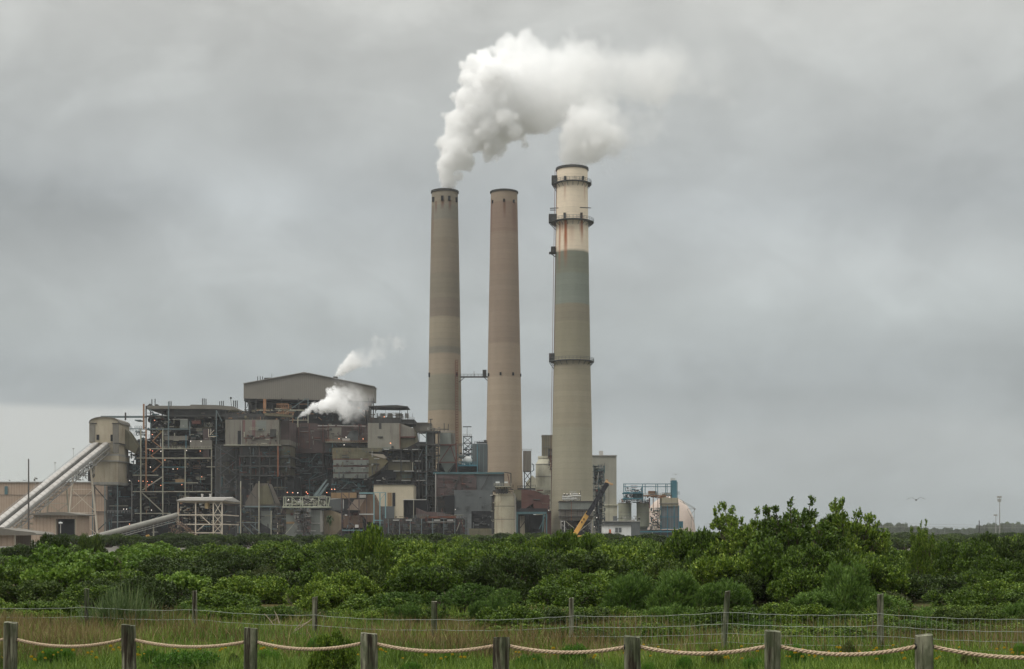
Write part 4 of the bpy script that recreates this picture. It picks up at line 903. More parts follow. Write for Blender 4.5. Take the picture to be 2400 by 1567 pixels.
T = Thing('concrete_silo', 'round stained concrete silo with a notched neck and railed cap', 'silo', 1182, 520)
T.cyl('barrel', conc, 1182, 1158, None, 24, 24.3, n=40)
for y in (1184.5, 1215): T.cyl('hoop', steel_dk, 1182, y, y + 1.0, 24.35, 24.35, n=40)
T.cyl('cap_slab', conc, 1182, 1155.5, 1158.5, 25.5, 25.5, n=40); T.cyl('neck', conc, 1177, 1139, 1156, 17, 9.5); T.cyl('neck_core', soot2, 1177, 1144, 1156, 14.5, 14.5, n=16)
T.rect('cap_deck', steel_lt, 1160, 1137.5, 1198, 1139.4, -6, 12); T.rail('railing', 1158, 1138, 1198, 1138, -6, 7, 6, steel_lt); T.rect('sign', white_b, 1161.5, 1127, 1171, 1131, -6, .3); T.rect('sign', white_b, 1182, 1127, 1190, 1131, -6, .3)
for x in (1162, 1166, 1173, 1182, 1188): T.bar('strut', soot2, (x, 1140), (x + 2 if x < 1177 else x - 2, 1156), 2, -5)
T.rect('ladder_cage', soot2, 1152, 1160, 1158.5, 1250, -1, 3); T.pipe('downpipe', galv_dk, [(1201, 1150), (1207, 1160), (1208.5, 1250)], 1.2, -3); T.clutter('ladder_landing', [steel_lt, soot2], 1150, 1158, 1160, 1245, -2, 0, 30, 151, .2)
T.clutter('cap_plant', [steel_dk, olive, soot2], 1153, 1140, 1203, 1158, -3, 3, 40, 152, .4); T.rect('gutter', galv, 1149, 1158, 1163, 1159.6, -2, 2)

T = Thing('block_building', 'pale beige block building with dark slit and tall shadowed doorway', 'building', 922, 560)
T.rect('wall', beige_lt, 876, 1134, 926, None, 0, 16); T.rect('wall', beige_lt, 926, 1134, 969, 1170, 0, 16); T.rect('wall', beige_lt, 926.05, 1170, 945.5, None, 0, 16); T.rect('roof_edge', soot2, 874, 1132, 971, 1134.4, -.4, 17)
T.rect('slit_window', darkvoid, 919.5, 1153, 926.5, 1185, -.12, .4); T.rect('ochre_door', ochre, 908, 1153, 918, 1184, -.1, .4); T.rect('doorway', darkvoid, 945.5, 1170, 1003, None, 3, 8); T.bar('canopy', galv, (945, 1169.5), (999, 1169.5), 1.4, -.6)
T.bar('post', steel_lt, (969.5, 1170), (969.5, 1212), 1.4, -.8); T.rect('grey_annex', slate, 892, 1185, 924, None, -.6, 4); T.poly('coal_ramp', redwall, [(975, 1188), (1020, 1207), (1020, 1212), (975, 1212)], 0, 5)

T = Thing('hopper_rig', 'light teal steel frame around rusty hoppers, left of the beige block building', 'steel frame', 868, 548)
for x, a, b in ((876.5, 1153, 1225), (890.5, 1153, 1245), (903.5, 1153, 1245)): T.bar('column', M('light_teal_steel', C(118, 152, 156), dirt=C(80, 100, 102), streak=.3), (x, a), (x, b), 2.4, -.4)
lt = MATS['light_teal_steel']
T.bar('beam', lt, (842, 1154), (877, 1154), 2.8, -.5); T.bar('beam', lt, (877, 1153), (905, 1153), 1.6, -.5); T.bar('beam', lt, (877, 1218), (896, 1218), 2.0, -.5); T.bar('beam', insul, (842, 1203.5), (876, 1203.5), 2.6, -.5); T.bar('brace', lt, (891, 1170), (902, 1156), 1, -.5); T.bar('beam', lt, (802, 1241), (850, 1241), 1.6, -.6)
for x in (800.5, 841.5, 859, 818): T.bar('column', redwall, (x, 1152), (x, None), 2, 0)
T.bar('beam', steel_dk, (800, 1151.5), (860, 1151.5), 1.8, 0); T.bar('beam', steel_dk, (820, 1166), (860, 1166), 1.4, 0); T.bar('brace', redwall, (803, 1155), (840, 1192), 1.8, -.2)
T.poly('hopper', M('rust_brown_hopper', C(112, 92, 76), dirt=C(70, 56, 48), streak=.6, rust=.5), [(862, 1158), (876, 1157), (890, 1187), (890, 1222), (862, 1222), (844, 1200), (844, 1186)], .5, 8)
T.poly('pale_hopper', M('pinkish_hopper', C(150, 134, 120), streak=.5, rust=.2), [(831, 1169), (860, 1168), (846, 1194), (814, 1193)], .8, 7)
T.rect('ochre_wall', ochre, 776, 1153, 834, 1166, 4, 3); T.rect('light_block', insul, 840, 1158, 858, 1165, 2, 2); T.rect('rusty_base', M('rust_brown_hopper', (0, 0, 0)), 804, 1206, 850, 1235, 2, 5); T.rect('dark_base', soot, 800, 1195, 892, None, 6, 4)
T.rect('small_unit', galv, 832, 1228, 840, 1235, -.8, 1); T.rect('small_unit', galv, 808, 1204, 813, 1207, -.8, 1); T.clutter('pipework', [redsteel, soot2, steel_dk, steel_bl], 800, 1195, 905, 1245, -.3, 3, 80, 161, .5)
T.bar('lamp_post', galv, (805, 1169), (805, 1190), 1.2, -.8)

T = Thing('pipe_rack', 'low rusty pipe rack with short white ducts running along the bushes', 'pipe rack', 1020, 530)
T.rect('cover', M('orange_rust_deck', C(110, 68, 52), streak=.5, rust=.6), 985, 1208, 1068, 1213, 2, 6); T.poly('cover_heap', redwall, [(985, 1209), (1000, 1198), (1030, 1199), (1066, 1206), (1066, 1209)], 4, 4)
T.rect('back_wall', soot2, 900, 1213, 1095, None, 5, 3)
for x in (921, 951, 1017, 1048): T.rect('white_duct', insul, x, 1216, x + 14, 1218.6, -.6, 1.6)
T.bar('rail', galv_dk, (1000, 1221.5), (1066, 1221.5), 1.6, -.4); T.bar('rail', steel_dk, (905, 1221), (1095, 1221), 2.2, 0); T.bar('rail', steel_dk, (905, 1235), (1090, 1235), 1.6, 0)
for x in range(910, 1095, 13): T.bar('post', steel_dk if x % 2 else steel_bl, (x, 1214), (x, None), 1.6, -.2)
for x in (915, 945, 975, 1010, 1040): T.rect('pump_unit', slate, x, 1226, x + 9, 1240, 1, 3)
T.bar('brace', steel_lt, (1078, 1222), (1070, 1243), 1.2, -.8); T.bar('brace', redsteel, (1080, 1218), (1088, 1244), 1.6, -.6); T.clutter('pipework', [redsteel, redwall, steel_dk, slate, olive], 905, 1205, 1095, 1248, -.6, 4, 190, 171, .45)

# steam header and rust-red ducts between chimneys 2 and 3
T = Thing('duct_tower', 'narrow grey tower box on an X-braced steel leg right of the middle chimney', 'tower', 1236, 604)
T.rect('box', grey_clad, 1226, 1055, 1245, 1103, 0, 8); T.rail('railing', 1224, 1055, 1246, 1055, 0, 4, 5)
for x in (1229, 1244): T.bar('leg', steel_dk, (x, 1103), (x, None), 2.2, 0)
for a, b in (((1229, 1104), (1244, 1124)), ((1244, 1104), (1229, 1124)), ((1229, 1124), (1244, 1143)), ((1244, 1124), (1229, 1143))): T.bar('brace', steel_dk, a, b, 1.6, -.1)
T.rect('platform', steel_dk, 1213, 1142, 1255, 1145, -2, 8); T.rail('railing', 1213, 1142, 1255, 1140, -2, 5, 6, steel_dk); T.pipe('bent_pipe', steel_bl, [(1246, 1085), (1251, 1088), (1251, 1100), (1246, 1104)], 1.3, -1)
T.bar('lamp_mast', galv, (1246.5, 1073), (1246.5, 1096), .7, -1)

T = Thing('rust_red_ducts', 'large dull red duct hood with sloping top beside the tall right chimney', 'duct', 1255, 570)
T.poly('hood', rustduct, [(1222, 1146), (1252, 1147), (1274, 1158), (1288, 1159), (1288, 1194), (1250, 1194), (1250, 1178), (1222, 1196)], 0, 12); T.rect('end', rustduct, 1273, 1160, 1288, 1193, -.3, 12)
T.rect('grey_duct', olive, 1204, 1146, 1224, 1170, .5, 9); T.rect('grey_duct', soot2, 1210, 1168, 1250, None, 6, 8); T.clutter('pipework', [redsteel, soot2, olive, steel_dk], 1208, 1146, 1290, 1200, -.5, 2, 70, 181, .5)
T.rect('teal_girder', teal_dk, 1210, 1198, 1281, 1203, -1.5, 4); T.rect('machine', soot, 1212, 1190, 1282, 1199, -.5, 6)
for a, b in (((1212, 1203), (1212, None)), ((1274, 1203), (1270, None)), ((1281, 1203), (1281, None))): T.bar('teal_leg', teal_dk, a, b, 3, -1.2)
T.bar('teal_brace', teal_dk, (1279, 1205), (1264, 1238), 2, -1.4); T.rect('red_column', rustduct, 1277, 1195, 1292, None, 1, 5); T.rect('dark_bay', darkvoid, 1240, 1205, 1275, None, 4, 4); T.rect('pale_tank', conc, 1219, 1207, 1230, None, 3, 4); T.bar('brace', steel_dk, (1216, 1240), (1232, 1218), 1.8, -1)
T.lamp(1286, 1194, -2, lamp_wh, 1.0)

T = Thing('ribbed_stack_house', 'tall ribbed tan box rising behind the white vessel', 'tower', 1283, 640)
T.rect('box', M('ribbed_tan', C(146, 138, 116), dirt=C(92, 86, 72), ribs=1.1, streak=.3), 1270.5, 1019, 1300, 1068, 0, 10); T.rect('top_cap', galv_dk, 1269.5, 1017.5, 1300, 1019.5, -.4, 11); T.bar('ledge', galv_dk, (1272, 1045.5), (1298, 1045.5), 1.2, -.4)
for x in (1274, 1279, 1284, 1289): T.bar('rib', galv_dk, (x, 1020), (x, 1067), 1.0, -.3)

T = Thing('absorber_vessel', 'cream-white cylindrical vessel with a conical shoulder, left of the right chimney', 'vessel', 1283, 618)
T.cyl('shell', vessel, 1283, 1088, None, 27.5, 27.5, n=40); T.cyl('shoulder', vessel, 1283, 1073, 1087, 20.5, 27.5, n=40); T.cyl('cap', vessel, 1283, 1068, 1073.2, 22.5, 22.5, n=40)
for y in (1086.5, 1115): T.cyl('ring', galv_dk, 1283, y, y + 1.5, 28.3, 28.3, n=40)
T.poly('skirt', vessel, [(1255, 1148), (1262, 1150), (1282, 1158.5), (1288, 1158.5), (1288, 1140), (1255, 1140)], -6, 3); T.poly('side_cone', vessel, [(1232, 1130), (1247, 1112), (1256, 1120), (1256, 1145), (1234, 1145)], 2, 6)
T.rect('cabin', steel_dk, 1285, 1050, 1296, 1068, -8, 4); T.clutter('landing', [steel_dk, redsteel, galv_dk], 1284, 1060, 1297, 1100, -9, -6, 40, 191, .3); T.bar('riser', redsteel, (1293, 1076), (1293, 1230), 2.4, -8)

# bin in front of chimney 3
T = Thing('ash_bin', 'rust-streaked rectangular bin on legs in front of the right chimney', 'bin', 1350, 540)
T.rect('upper_bin', panel_bl, 1312, 1175, 1390, 1192.5, 0, 14); T.rect('lower_bin', grey_clad, 1312, 1194, 1390, 1208.5, .3, 13.5); T.poly('hopper', grey_clad, [(1312, 1210), (1390, 1210), (1388, 1218), (1314, 1218)], .8, 12)
for y in (1172.5, 1192, 1208): T.rect('ledge', steel_dk, 1311, y, 1392, y + 2, -.4, 15)
for x in (1312.5, 1325, 1339, 1353, 1366, 1378): T.bar('rib', M('rust_orange_pipe', C(128, 84, 62)) if x == 1339 else steel_dk, (x, 1194), (x, 1209), 1.2, -.2)
T.bar('rust_line', MATS['rust_orange_pipe'], (1339, 1175), (1339, 1218), 1.2, -.5); T.clutter('roof_pipework', [insul, insul, galv_dk, steel_dk, steel_lt], 1318, 1156, 1362, 1172, 1, 8, 80, 201, .4)
for x, y in ((1322, 1155), (1329, 1156), (1358, 1155), (1337, 1156)): T.lamp(x, y, 0, lamp_wh, .9)
T.bar('lamp_mast', steel_dk, (1360.5, 1148), (1360.5, 1172), .8, 1); T.pipe('pipe', insul, [(1318, 1163), (1338, 1163), (1340, 1160), (1362, 1161)], 1.3, 0); T.pipe('pipe', insul, [(1318, 1168), (1336, 1168), (1352, 1167)], 1.0, -.5)
for x in (1315, 1386): T.bar('leg', galv_dk, (x, 1218), (x, None), 2.2, 0)
T.pipe('leg_pipe', insul, [(1316, 1221), (1323, 1219), (1323, 1262)], 1.1, -1); T.bar('brace', steel_lt, (1326, 1220), (1345, 1236), 1.4, -.6); T.bar('brace', steel_lt, (1386, 1220), (1360, 1242), 1.2, -.6); T.rect('under', soot2, 1314, 1218, 1388, None, 8, 4); T.clutter('pipework', [soot2, steel_dk, galv_dk], 1314, 1218, 1388, 1250, -.3, 5, 50, 202, .5)

T = Thing('mobile_crane', 'telescopic crane boom, yellow at the foot and black above, leaning right', 'crane', 1355, 500)
ax = [(1352, 1240), (1378, 1201), (1424, 1131)]
T.bar('boom_section', yellow, (1350, 1246), (1379.5, 1199), 10.5, 0); T.bar('boom_section', black, (1376, 1205), (1423, 1131), 9.6, -.3); T.bar('boom_section', black, (1379, 1206), (1424.5, 1134), 6, -1.0)
T.bar('boom_section', black, (1416, 1142), (1424, 1129), 7.6, .3)
T.bar('boom_head', M('pale_orange_head', C(196, 160, 118), streak=.3), (1419, 1131), (1423, 1124), 5, -.4); T.bar('boom_head', MATS['pale_orange_head'], (1422, 1127), (1434, 1133), 3.4, -.6); T.rect('sheave', MATS['pale_orange_head'], 1430, 1131, 1437, 1135.5, -.6, 1); T.rect('sheave', copper, 1420, 1122, 1425, 1126.5, -.6, 1)
T.bar('hoist_rope', steel_dk, (1427, 1134), (1427.5, None), .5, -.2)
mb = MB(); x0, x1 = pX(1330, 500), pX(1385, 500); mb.box(x0, x1, 498, 501.5, .9, 2.2); mb.box(x0 + 1, x0 + 3.6, 498.3, 501.2, 2.2, 3.4); T.put('carrier', yellow, mb)
for i in range(4):
    mb = MB(); cx_ = x0 + 1 + i * 2.1; mb.cyl((cx_, 497.8, .6), (cx_, 498.4, .6), .6, n=16); T.put('wheel', black, mb)
for x, y in ((1362.5, 1220), (1367.5, 1213)): T.rect('boom_port', black, x, y, x + 2.4, y + 4.4, -1.2, .5)

# ------------------------------------------------------------------ right of chimney 3
T = Thing('scrubber_building', 'tall plain grey windowless box behind the pipes, right of the right chimney', 'building', 1417, 640)
T.rect('wall', tallgrey, 1388, 1067, 1445, None, 0, 26); T.rect('parapet', galv_dk, 1387, 1065, 1446, 1067.3, -.4, 27); T.rect('roof_unit', galv, 1405.5, 1055, 1413.5, 1065, 3, 5); T.bar('seam', galv_dk, (1428, 1128), (1428, 1240), .5, -.2)
T.rect('pale_base', vessel, 1414, 1182, 1447, 1222, -3, 6); T.rect('roof_edge', vessel, 1413, 1180, 1449, 1183, -3.6, 7)

T = Thing('pipe_tower', 'tangled blue-grey pipe and stair tower hugging the right chimney', 'pipe tower', 1403, 596)
for x in (1392, 1403, 1415.5): T.bar('column', steel_bl, (x, 1088 if x < 1410 else 1100), (x, None), 1.6, 0)
for y in (1090, 1102, 1116, 1130, 1145, 1160, 1176, 1190, 1205, 1220): T.rect('landing', mid_steel, 1391, y, 1417 if y > 1099 else 1406, y + 1.2, 0, 7)
T.clutter('pipework', [steel_bl, teal_dk, mid_steel, slate, galv_dk], 1391, 1086, 1417, 1150, -1, 6, 130, 211, .45); T.clutter('pipework', [steel_bl, slate, mid_steel, soot2, galv_dk], 1391, 1140, 1418, 1256, -1, 6, 130, 212, .5)
T.rect('backing', slate, 1396, 1150, 1412, None, 6, 2); T.rect('backing', slate, 1393, 1096, 1410, 1135, 6, 2); mb = MB(); mb.lathe(P(1398.5, 1149, 594), [(.1, -.6), (.5, -.3), (.62, 0), (.5, .3), (.1, .6)], 12); T.put('red_fan_hood', redsteel, mb, smooth=True)
T.pipe('big_pipe', galv_dk, [(1398, 1140), (1402, 1108), (1404, 1104)], 1.2, -1); T.lamp(1392, 1194, -2, lamp_wh, 1.2); T.lamp(1398.5, 1211.5, -2, lamp_wh, 1.2); T.lamp(1393, 1233, -2, lamp_wh, 1.0)

T = Thing('switch_shed', 'small white shed with two dark windows and an orange barrel at its wall', 'shed', 1445, 520)
T.rect('wall', white_b, 1414, 1229.5, 1479, None, 0, 10); T.rect('roof', slate, 1412, 1227, 1480, 1229.6, -.4, 11)
for x in (1442, 1450): T.rect('window', slate, x, 1235, x + 6.5, 1246, -.15, .4)
T.cyl('barrel', M('faded_orange_drum', C(178, 96, 66)), 1430, 1239, 1250, 2.4, 2.4, -1.5, n=12); T.rect('lower_wall', white_b, 1416, 1243, 1440, None, -.3, .6)
T = Thing('rooftop_plant', 'long grey low building topped by fans and rails, between white shed and silos', 'building', 1455, 560)
T.rect('wall', slate, 1416, 1220, 1500, None, 0, 10); T.rect('fan', slate, 1438, 1208, 1446, 1220, 1, 3); T.clutter('rooftop_pipes', [slate, steel_dk, galv_dk], 1446, 1208, 1500, 1224, 0, 4, 36, 221, .35); T.rect('parapet', galv_dk, 1415, 1219, 1501, 1221, -.3, 11)

for i, (x, lab) in enumerate(((1464.5, 'left one of two greenish storage silos under the teal deck'), (1507, 'right one of two greenish storage silos under the teal deck'))):
    T = Thing('storage_silo', lab, 'silo', x, 630, 'greenish storage silos')
    r_ = 15.4 if i == 0 else 15.2
    T.cyl('barrel', M('greenish_silo_steel', C(158, 160, 142), dirt=C(116, 116, 100), streak=.3), x, 1178, 1232, r_, r_, n=32)
    T.cyl('rim', galv_dk, x, 1177, 1178.6, r_ + .6, r_ + .6, n=32); T.cyl('hoop', galv_dk, x, 1198.5, 1199.6, r_ + .3, r_ + .3, n=32); T.cyl('hoop', galv_dk, x, 1186, 1186.8, r_ + .3, r_ + .3, n=32)
    for s_ in (-9, 9): T.bar('leg', steel_bl, (x + s_, 1232), (x + s_, None), 2.2, -2)
    T.cyl('cone', MATS['greenish_silo_steel'], x, 1232, 1244, r_ - 1, 4, n=24); T.clutter('top_plant', [steel_dk, copper, slate], x - 14, 1168, x + 14, 1178, -3, 3, 24, 230 + i, .4)

T = Thing('teal_loading_frame', 'bright teal steel loading frame and lift tower above the silos', 'loading frame', 1520, 622)
for x in (1461.5, 1465, 1506, 1512, 1537, 1541.5, 1560, 1563.5): T.bar('post', teal, (x, 1132), (x, 1172 if x < 1515 else 1161), 1.4, 0)
for y in (1132.5, 1139): T.bar('top_beam', teal, (1461, y), (1576, y), 1.5, -.2); T.bar('top_beam', teal, (1461, y), (1576, y), 1.2, 8)
T.rect('deck', teal, 1462, 1152, 1507, 1155, -1, 9); T.rect('deck', teal, 1462, 1165.5, 1507, 1168.5, -1, 9); T.clutter('machinery', [teal_dk, steel_dk, teal, slate, redsteel], 1464, 1140, 1506, 1176, 0, 7, 110, 241, .45); T.rect('dense_block', teal_dk, 1486, 1155, 1508, 1167, 1, 6)
T.rect('walkway', copper, 1508, 1159, 1562, 1161.5, -1, 5); T.rail('railing', 1508, 1159, 1572, 1159, -1, 5, 4, steel_lt); T.rect('tank', copper, 1521, 1149, 1538, 1157, 1, 4); T.clutter('machinery', [copper, redsteel, steel_lt, steel_dk], 1515, 1155, 1575, 1165, -1, 4, 60, 242, .35)
T.rect('lift_tower', teal, 1575, 1124, 1586.5, 1165, -1, 6); T.rect('lift_cap', white_b, 1574.5, 1118.5, 1583, 1124, -1, 5); T.bar('lift_rail', teal_dk, (1587.5, 1128), (1587.5, 1165), 1.2, -1)
for y in (1151.5, 1154, 1156.5): T.bar('gantry', teal_dk, (1586, y), (1593.5, y), 1.0, -1)
T.pipe('drop_pipe', copper, [(1531, 1161), (1531, 1200)], .9, 0); T.pipe('drop_pipe', copper, [(1542, 1161), (1542, 1200)], .9, 0); T.pipe('drop_pipe', redsteel, [(1522, 1165), (1522, 1190)], 1.6, 0)

T = Thing('bag_filter_tower', 'beige topped square silo over grey ribbed bays with teal corner columns', 'silo', 1570, 620)
T.rect('upper_wall', conc, 1551, 1165, 1590, 1177, 0, 9); T.rect('upper_wall', conc, 1551.5, 1178, 1590, 1185, .3, 8.6); T.rect('ledge', galv_dk, 1550, 1177, 1591, 1178.4, -.3, 9.6); T.rect('lower_wall', M('grey_ribbed_bay', C(116, 122, 124), ribs=1.3, streak=.3), 1551, 1185, 1590, 1238, 1, 7)
for x in (1549, 1564.5, 1580, 1591): T.bar('column', teal, (x, 1183), (x, None), 1.8, 0)
for y in (1210, 1237): T.bar('beam', teal, (1548, y), (1592, y), 1.6, -.2)
T.rect('base', slate, 1490, 1240, 1600, None, 4, 6); T.rect('teal_walkway', teal, 1485, 1243, 1592, 1246, -2, 3); T.clutter('side_pipework', [teal_dk, steel_lt, slate, copper, steel_dk], 1522, 1188, 1550, 1245, -1, 4, 100, 251, .4)
T.bar('stair', steel_dk, (1524, 1208), (1548, 1232), 1.8, -1.2); T.rect('pale_base', vessel, 1530, 1262, 1600, None, -3, 2); T.lamp(1529, 1247.5, -3, lamp_wh, .9); T.rect('teal_tank', teal, 1590, 1220, 1601, 1236, 3, 4)

T = Thing('storage_dome', 'pale pink storage dome with a thin lattice conveyor down its right side', 'dome', 1568, 700)
mb = MB(); k_ = 700 / F; c0 = P(1568, 1250, 700); mb.lathe((c0.x, c0.y, 0), [(62 * k_ * math.cos(t) ** .9, 2.6 + 88 * k_ * math.sin(t)) for t in [R(a) for a in range(0, 90, 6)]], 48); T.put('shell', pink, mb, smooth=True)
for a, b in (((1592, 1172), (1629, 1192)), ((1592, 1168), (1630, 1190)), ((1611, 1191), (1630, 1191)), ((1630, 1191), (1618, 1206)), ((1611, 1192), (1618, 1206)), ((1618, 1206), (1627, 1222)), ((1627, 1191), (1627, 1262)), ((1620, 1206), (1620, 1262)), ((1620, 1212), (1628, 1210)), ((1600, 1173), (1606, 1180))): T.bar('truss_member', galv_dk, a, b, 1.0, -10)

# white framed transfer house and its covered belt
T = Thing('transfer_house', 'white steel skeleton house with a low metal roof and two stub vents', 'steel frame house', 480, 500)
sw = steel_wh
T.poly('roof', galv, [(414, 1170.5), (432, 1164.5), (540, 1164.5), (524, 1170.5)], 0, 1.2)
mb = MB(); Ya, Yb = 499, 531
a0, a1 = P(413.5, 1171, Ya), P(525, 1171.2, Ya); zr = pZ(1160.8, Ya); b1 = Vector((a1.x, Yb, a1.z)); b0 = Vector((a0.x, Yb, a0.z)); m0 = Vector((a0.x, (Ya + Yb) / 2, zr)); m1_ = Vector((a1.x, (Ya + Yb) / 2, zr))
mb.add([a0, a1, m1_, m0, b1, b0], [(0, 1, 2, 3), (3, 2, 4, 5), (1, 4, 2), (0, 3, 5)]); mb.add([v + Vector((0, 0, -.25)) for v in (a0, a1, b1, b0)], [(0, 3, 2, 1)]); T.put('roof', galv, mb)
T.rect('eave_beam', sw, 416, 1172, 524, 1175, 0, 31)
for x in (417.5, 458.5, 500, 520.5):
    T.bar('column', sw, (x, 1172), (x, None), 2.6, 0); T.bar('column', sw, (x, 1172), (x, None), 2.4, 30)
for dy in (10, 20): T.bar('column', sw, (520.5, 1172), (520.5, None), 2.4, dy)
for y in (1204, 1226, 1246): T.rect('floor_beam', sw, 417 if y < 1240 else 458, y, 521, y + 2.4, -.3, .8); T.bar('floor_beam', sw, (520.5, y + 1), (520.5 , y + 1), 2.2, 0, 30); T.rect('floor_beam', sw, 430, y, 521, y + 1.6, 30, .6)
mb = MB()
for y in (1205, 1227): mb.beam(P(520.5, y, 500), Vector((pX(520.5, 500), 530, pZ(y, 500))), .34)
T.put('side_beam', sw, mb)
for y0, y1 in ((1175, 1203), (1206, 1226), (1228, 1246)): T.bar('brace', sw, (502, y0), (519, y1), 1.3, -.2); T.bar('brace', sw, (519, y0), (502, y1), 1.3, -.5)
T.bar('brace', sw, (470, 1206), (492, 1226), 1.8, -.2); T.bar('brace', sw, (463, 1242), (478, 1229), 1.6, -.2)
for x in (474, 493):
    T.cyl('vent', galv, x, 1158.5, 1167, 2, 2, 10, n=12); T.cyl('vent_cap', galv, x, 1156, 1159, 3.2, 2.6, 10, n=12)
T.clutter('machinery', [sw, galv_dk, steel_dk, steel_lt, copper], 420, 1176, 518, 1245, 2, 12, 120, 261, .45); T.rect('drive', M('cream_drive_unit', C(200, 178, 140)), 480, 1176, 487, 1190, 1, 3); T.rect('white_box', white_b, 467, 1178, 472, 1182, .5, 1)
T.rect('floor', steel_dk, 417, 1203, 521, 1204, .5, 29); T.rect('floor', steel_dk, 417, 1225, 521, 1226, .5, 29)

T = Thing('belt_conveyor', 'grey round-covered belt conveyor sloping up from the bushes to the white skeleton house', 'conveyor', 320, 470)
Lc, Uc = P(205, 1262, 440), P(418, 1205, 502)
mb = MB(); mb.tube([Lc, Lc.lerp(Uc, .5), Uc], .95, 14); T.put('cover', M('dull_belt_cover', C(136, 134, 126), dirt=C(92, 88, 80), streak=.3), mb, smooth=True)
mb = MB()
for t0 in (1.3, 2.0): mb.beam(Lc + Vector((.3, 0, -t0)), Uc + Vector((.3, 0, -t0)), .22)
for i in range(24): p = Lc.lerp(Uc, i / 23); mb.beam(p + Vector((.3, 0, -.6)), p + Vector((.3, 0, -2.0)), .12)
T.put('truss', galv_dk, mb)
mb = MB(); mb.tube([P(225, 1265, 440), P(262, 1272, 440), P(300, 1276, 445)], .6, 10); T.put('lower_pipe', galv_dk, mb, smooth=True)
for t0 in (.35, .7):
    mb = MB(); p = Lc.lerp(Uc, t0); mb.beam(p, Vector((p.x, p.y, 0)), .4); T.put('leg', steel_lt, mb)

T = Thing('site_stair', 'rusty outside stair and pipe heap left of the white skeleton house', 'stair', 440, 490)
mb = MB()
for i in range(24):
    t0 = i / 23; p = P(414 + 49 * t0, 1222 + 38 * t0, 490); mb.box(p.x, p.x + .45, 489, 491, p.z, p.z + .12)
for dz in (0, 1.1):
    for yy in (489, 491): mb.beam(P(414, 1222, yy) + Vector((0, 0, dz)), P(463, 1260, yy) + Vector((0, 0, dz)), .14)
T.put('flight', M('rusty_brown_stair', C(138, 112, 92), rust=.4), mb); T.clutter('pipe_heap', [redwall, M('rusty_brown_stair', C(0, 0, 0)), steel_dk, olive], 394, 1226, 440, 1262, 1, 6, 120, 271, .35)

T = Thing('excavator_arm', 'short yellow machine arm poking above the bushes below the conveyor', 'excavator', 352, 400)
T.poly('boom', yellow, [(341, 1253), (347, 1251), (356, 1259), (369, 1269), (369, 1280), (362, 1274), (347, 1261)], 0, .8); T.poly('body', yellow, [(355, 1280), (395, 1280), (395, 1292), (355, 1292)], .5, 2.5)
T.rect('track', black, 352, 1290, 398, None, .3, 2.8)

# ------------------------------------------------------------------ far right horizon
def mast(label, px, Y, y0, heads, w=1.4):
    T = Thing('telecom_mast', label, 'mast', px, Y); T.cyl('pole', galv_dk, px, y0, None, w * .5, w, n=8)
    for y, hw, hh in heads: T.rect('antenna', galv_dk, px - hw, y, px + hw, y + hh, -.4, 1.4)
    return T
mast('tall telecom mast with antenna panels beyond the right hand trees', 2343, 900, 1162, [(1161, 4.6, 4.2), (1168, 4.0, 3.4), (1172, 3.0, 2.6)])
mast('shorter telecom mast just left of the tall one', 2334, 1100, 1204, [(1204, 3.8, 3.2)], 1.2)
T = Thing('utility_pole', 'thin dark pole above the trees between bird and telecom masts', 'pole', 2295, 600); T.cyl('shaft', steel_dk, 2295, 1218, None, 1.0, 1.3, n=8)
T = Thing('power_line', 'faint overhead wires crossing low above the right hand trees', 'wire', 2150, 800)
for dz in (0, 4, 14):
    mb = MB(); mb.tube([P(1650 + i * 60, 1233 - dz * .5 + 3.0 * math.sin(math.pi * (i % 8) / 8), 800) for i in range(14)], .055, 4); T.put('wire', galv_dk, mb)


def bird(label, px, py, Y, s_, flip=1):
    c0 = P(px, py, Y); mb = MB()
    body = [(-.34, .02, .0), (-.2, .07, .01), (0, .1, 0), (.2, .08, 0), (.36, .035, -.01), (.46, .012, -.02)]
    vs = []; n = 8
    for x_, r_, z_ in body:
        for j in range(n):
            t = 2 * math.pi * j / n; vs.append((x_ * flip, r_ * math.cos(t), z_ + r_ * math.sin(t)))
    fs = [(i * n + j, i * n + (j + 1) % n, (i + 1) * n + (j + 1) % n, (i + 1) * n + j) for i in range(len(body) - 1) for j in range(n)]
    fs += [tuple(range(n)), tuple(range((len(body) - 1) * n, len(body) * n))]
    for sy in (-1, 1):
        o = len(vs); pts = [(0.1, .06, .03), (-.08, .06, .03), (.16, .42, .26), (-.04, .42, .25), (-.02, .78, .18), (-.12, .7, .17), (-.2, 1.05, .02)]
        for th in (0, .015):
            vs += [(a * flip, b_ * sy, c_ + th) for a, b_, c_ in pts]
        tri = [(0, 1, 3, 2), (2, 3, 5, 4), (4, 5, 6)]; fs += [tuple(o + i for i in f) for f in tri] + [tuple(o + 7 + i for i in f[::-1]) for f in tri]
    o = len(vs); vs += [(.34 * flip, -.03, 0), (.34 * flip, .03, 0), (.56 * flip, .09, 0), (.56 * flip, -.09, 0)]; fs.append((o, o + 1, o + 2, o + 3))
    rot = Matrix.Rotation(R(62), 3, 'Z'); mb.add([c0 + rot @ Vector(v) * s_ for v in vs], fs)
    ob = mb.build('bird', M('gull_feathers', C(120, 118, 116)), None, True, origin=c0); tag(ob, label, 'bird'); return ob
bird('gull gliding with bent wings in the grey sky at the far right', 2147, 1170, 110, 0.72)
bird('tiny gull above the teal lift tower', 1584, 1111, 300, 0.8, -1)

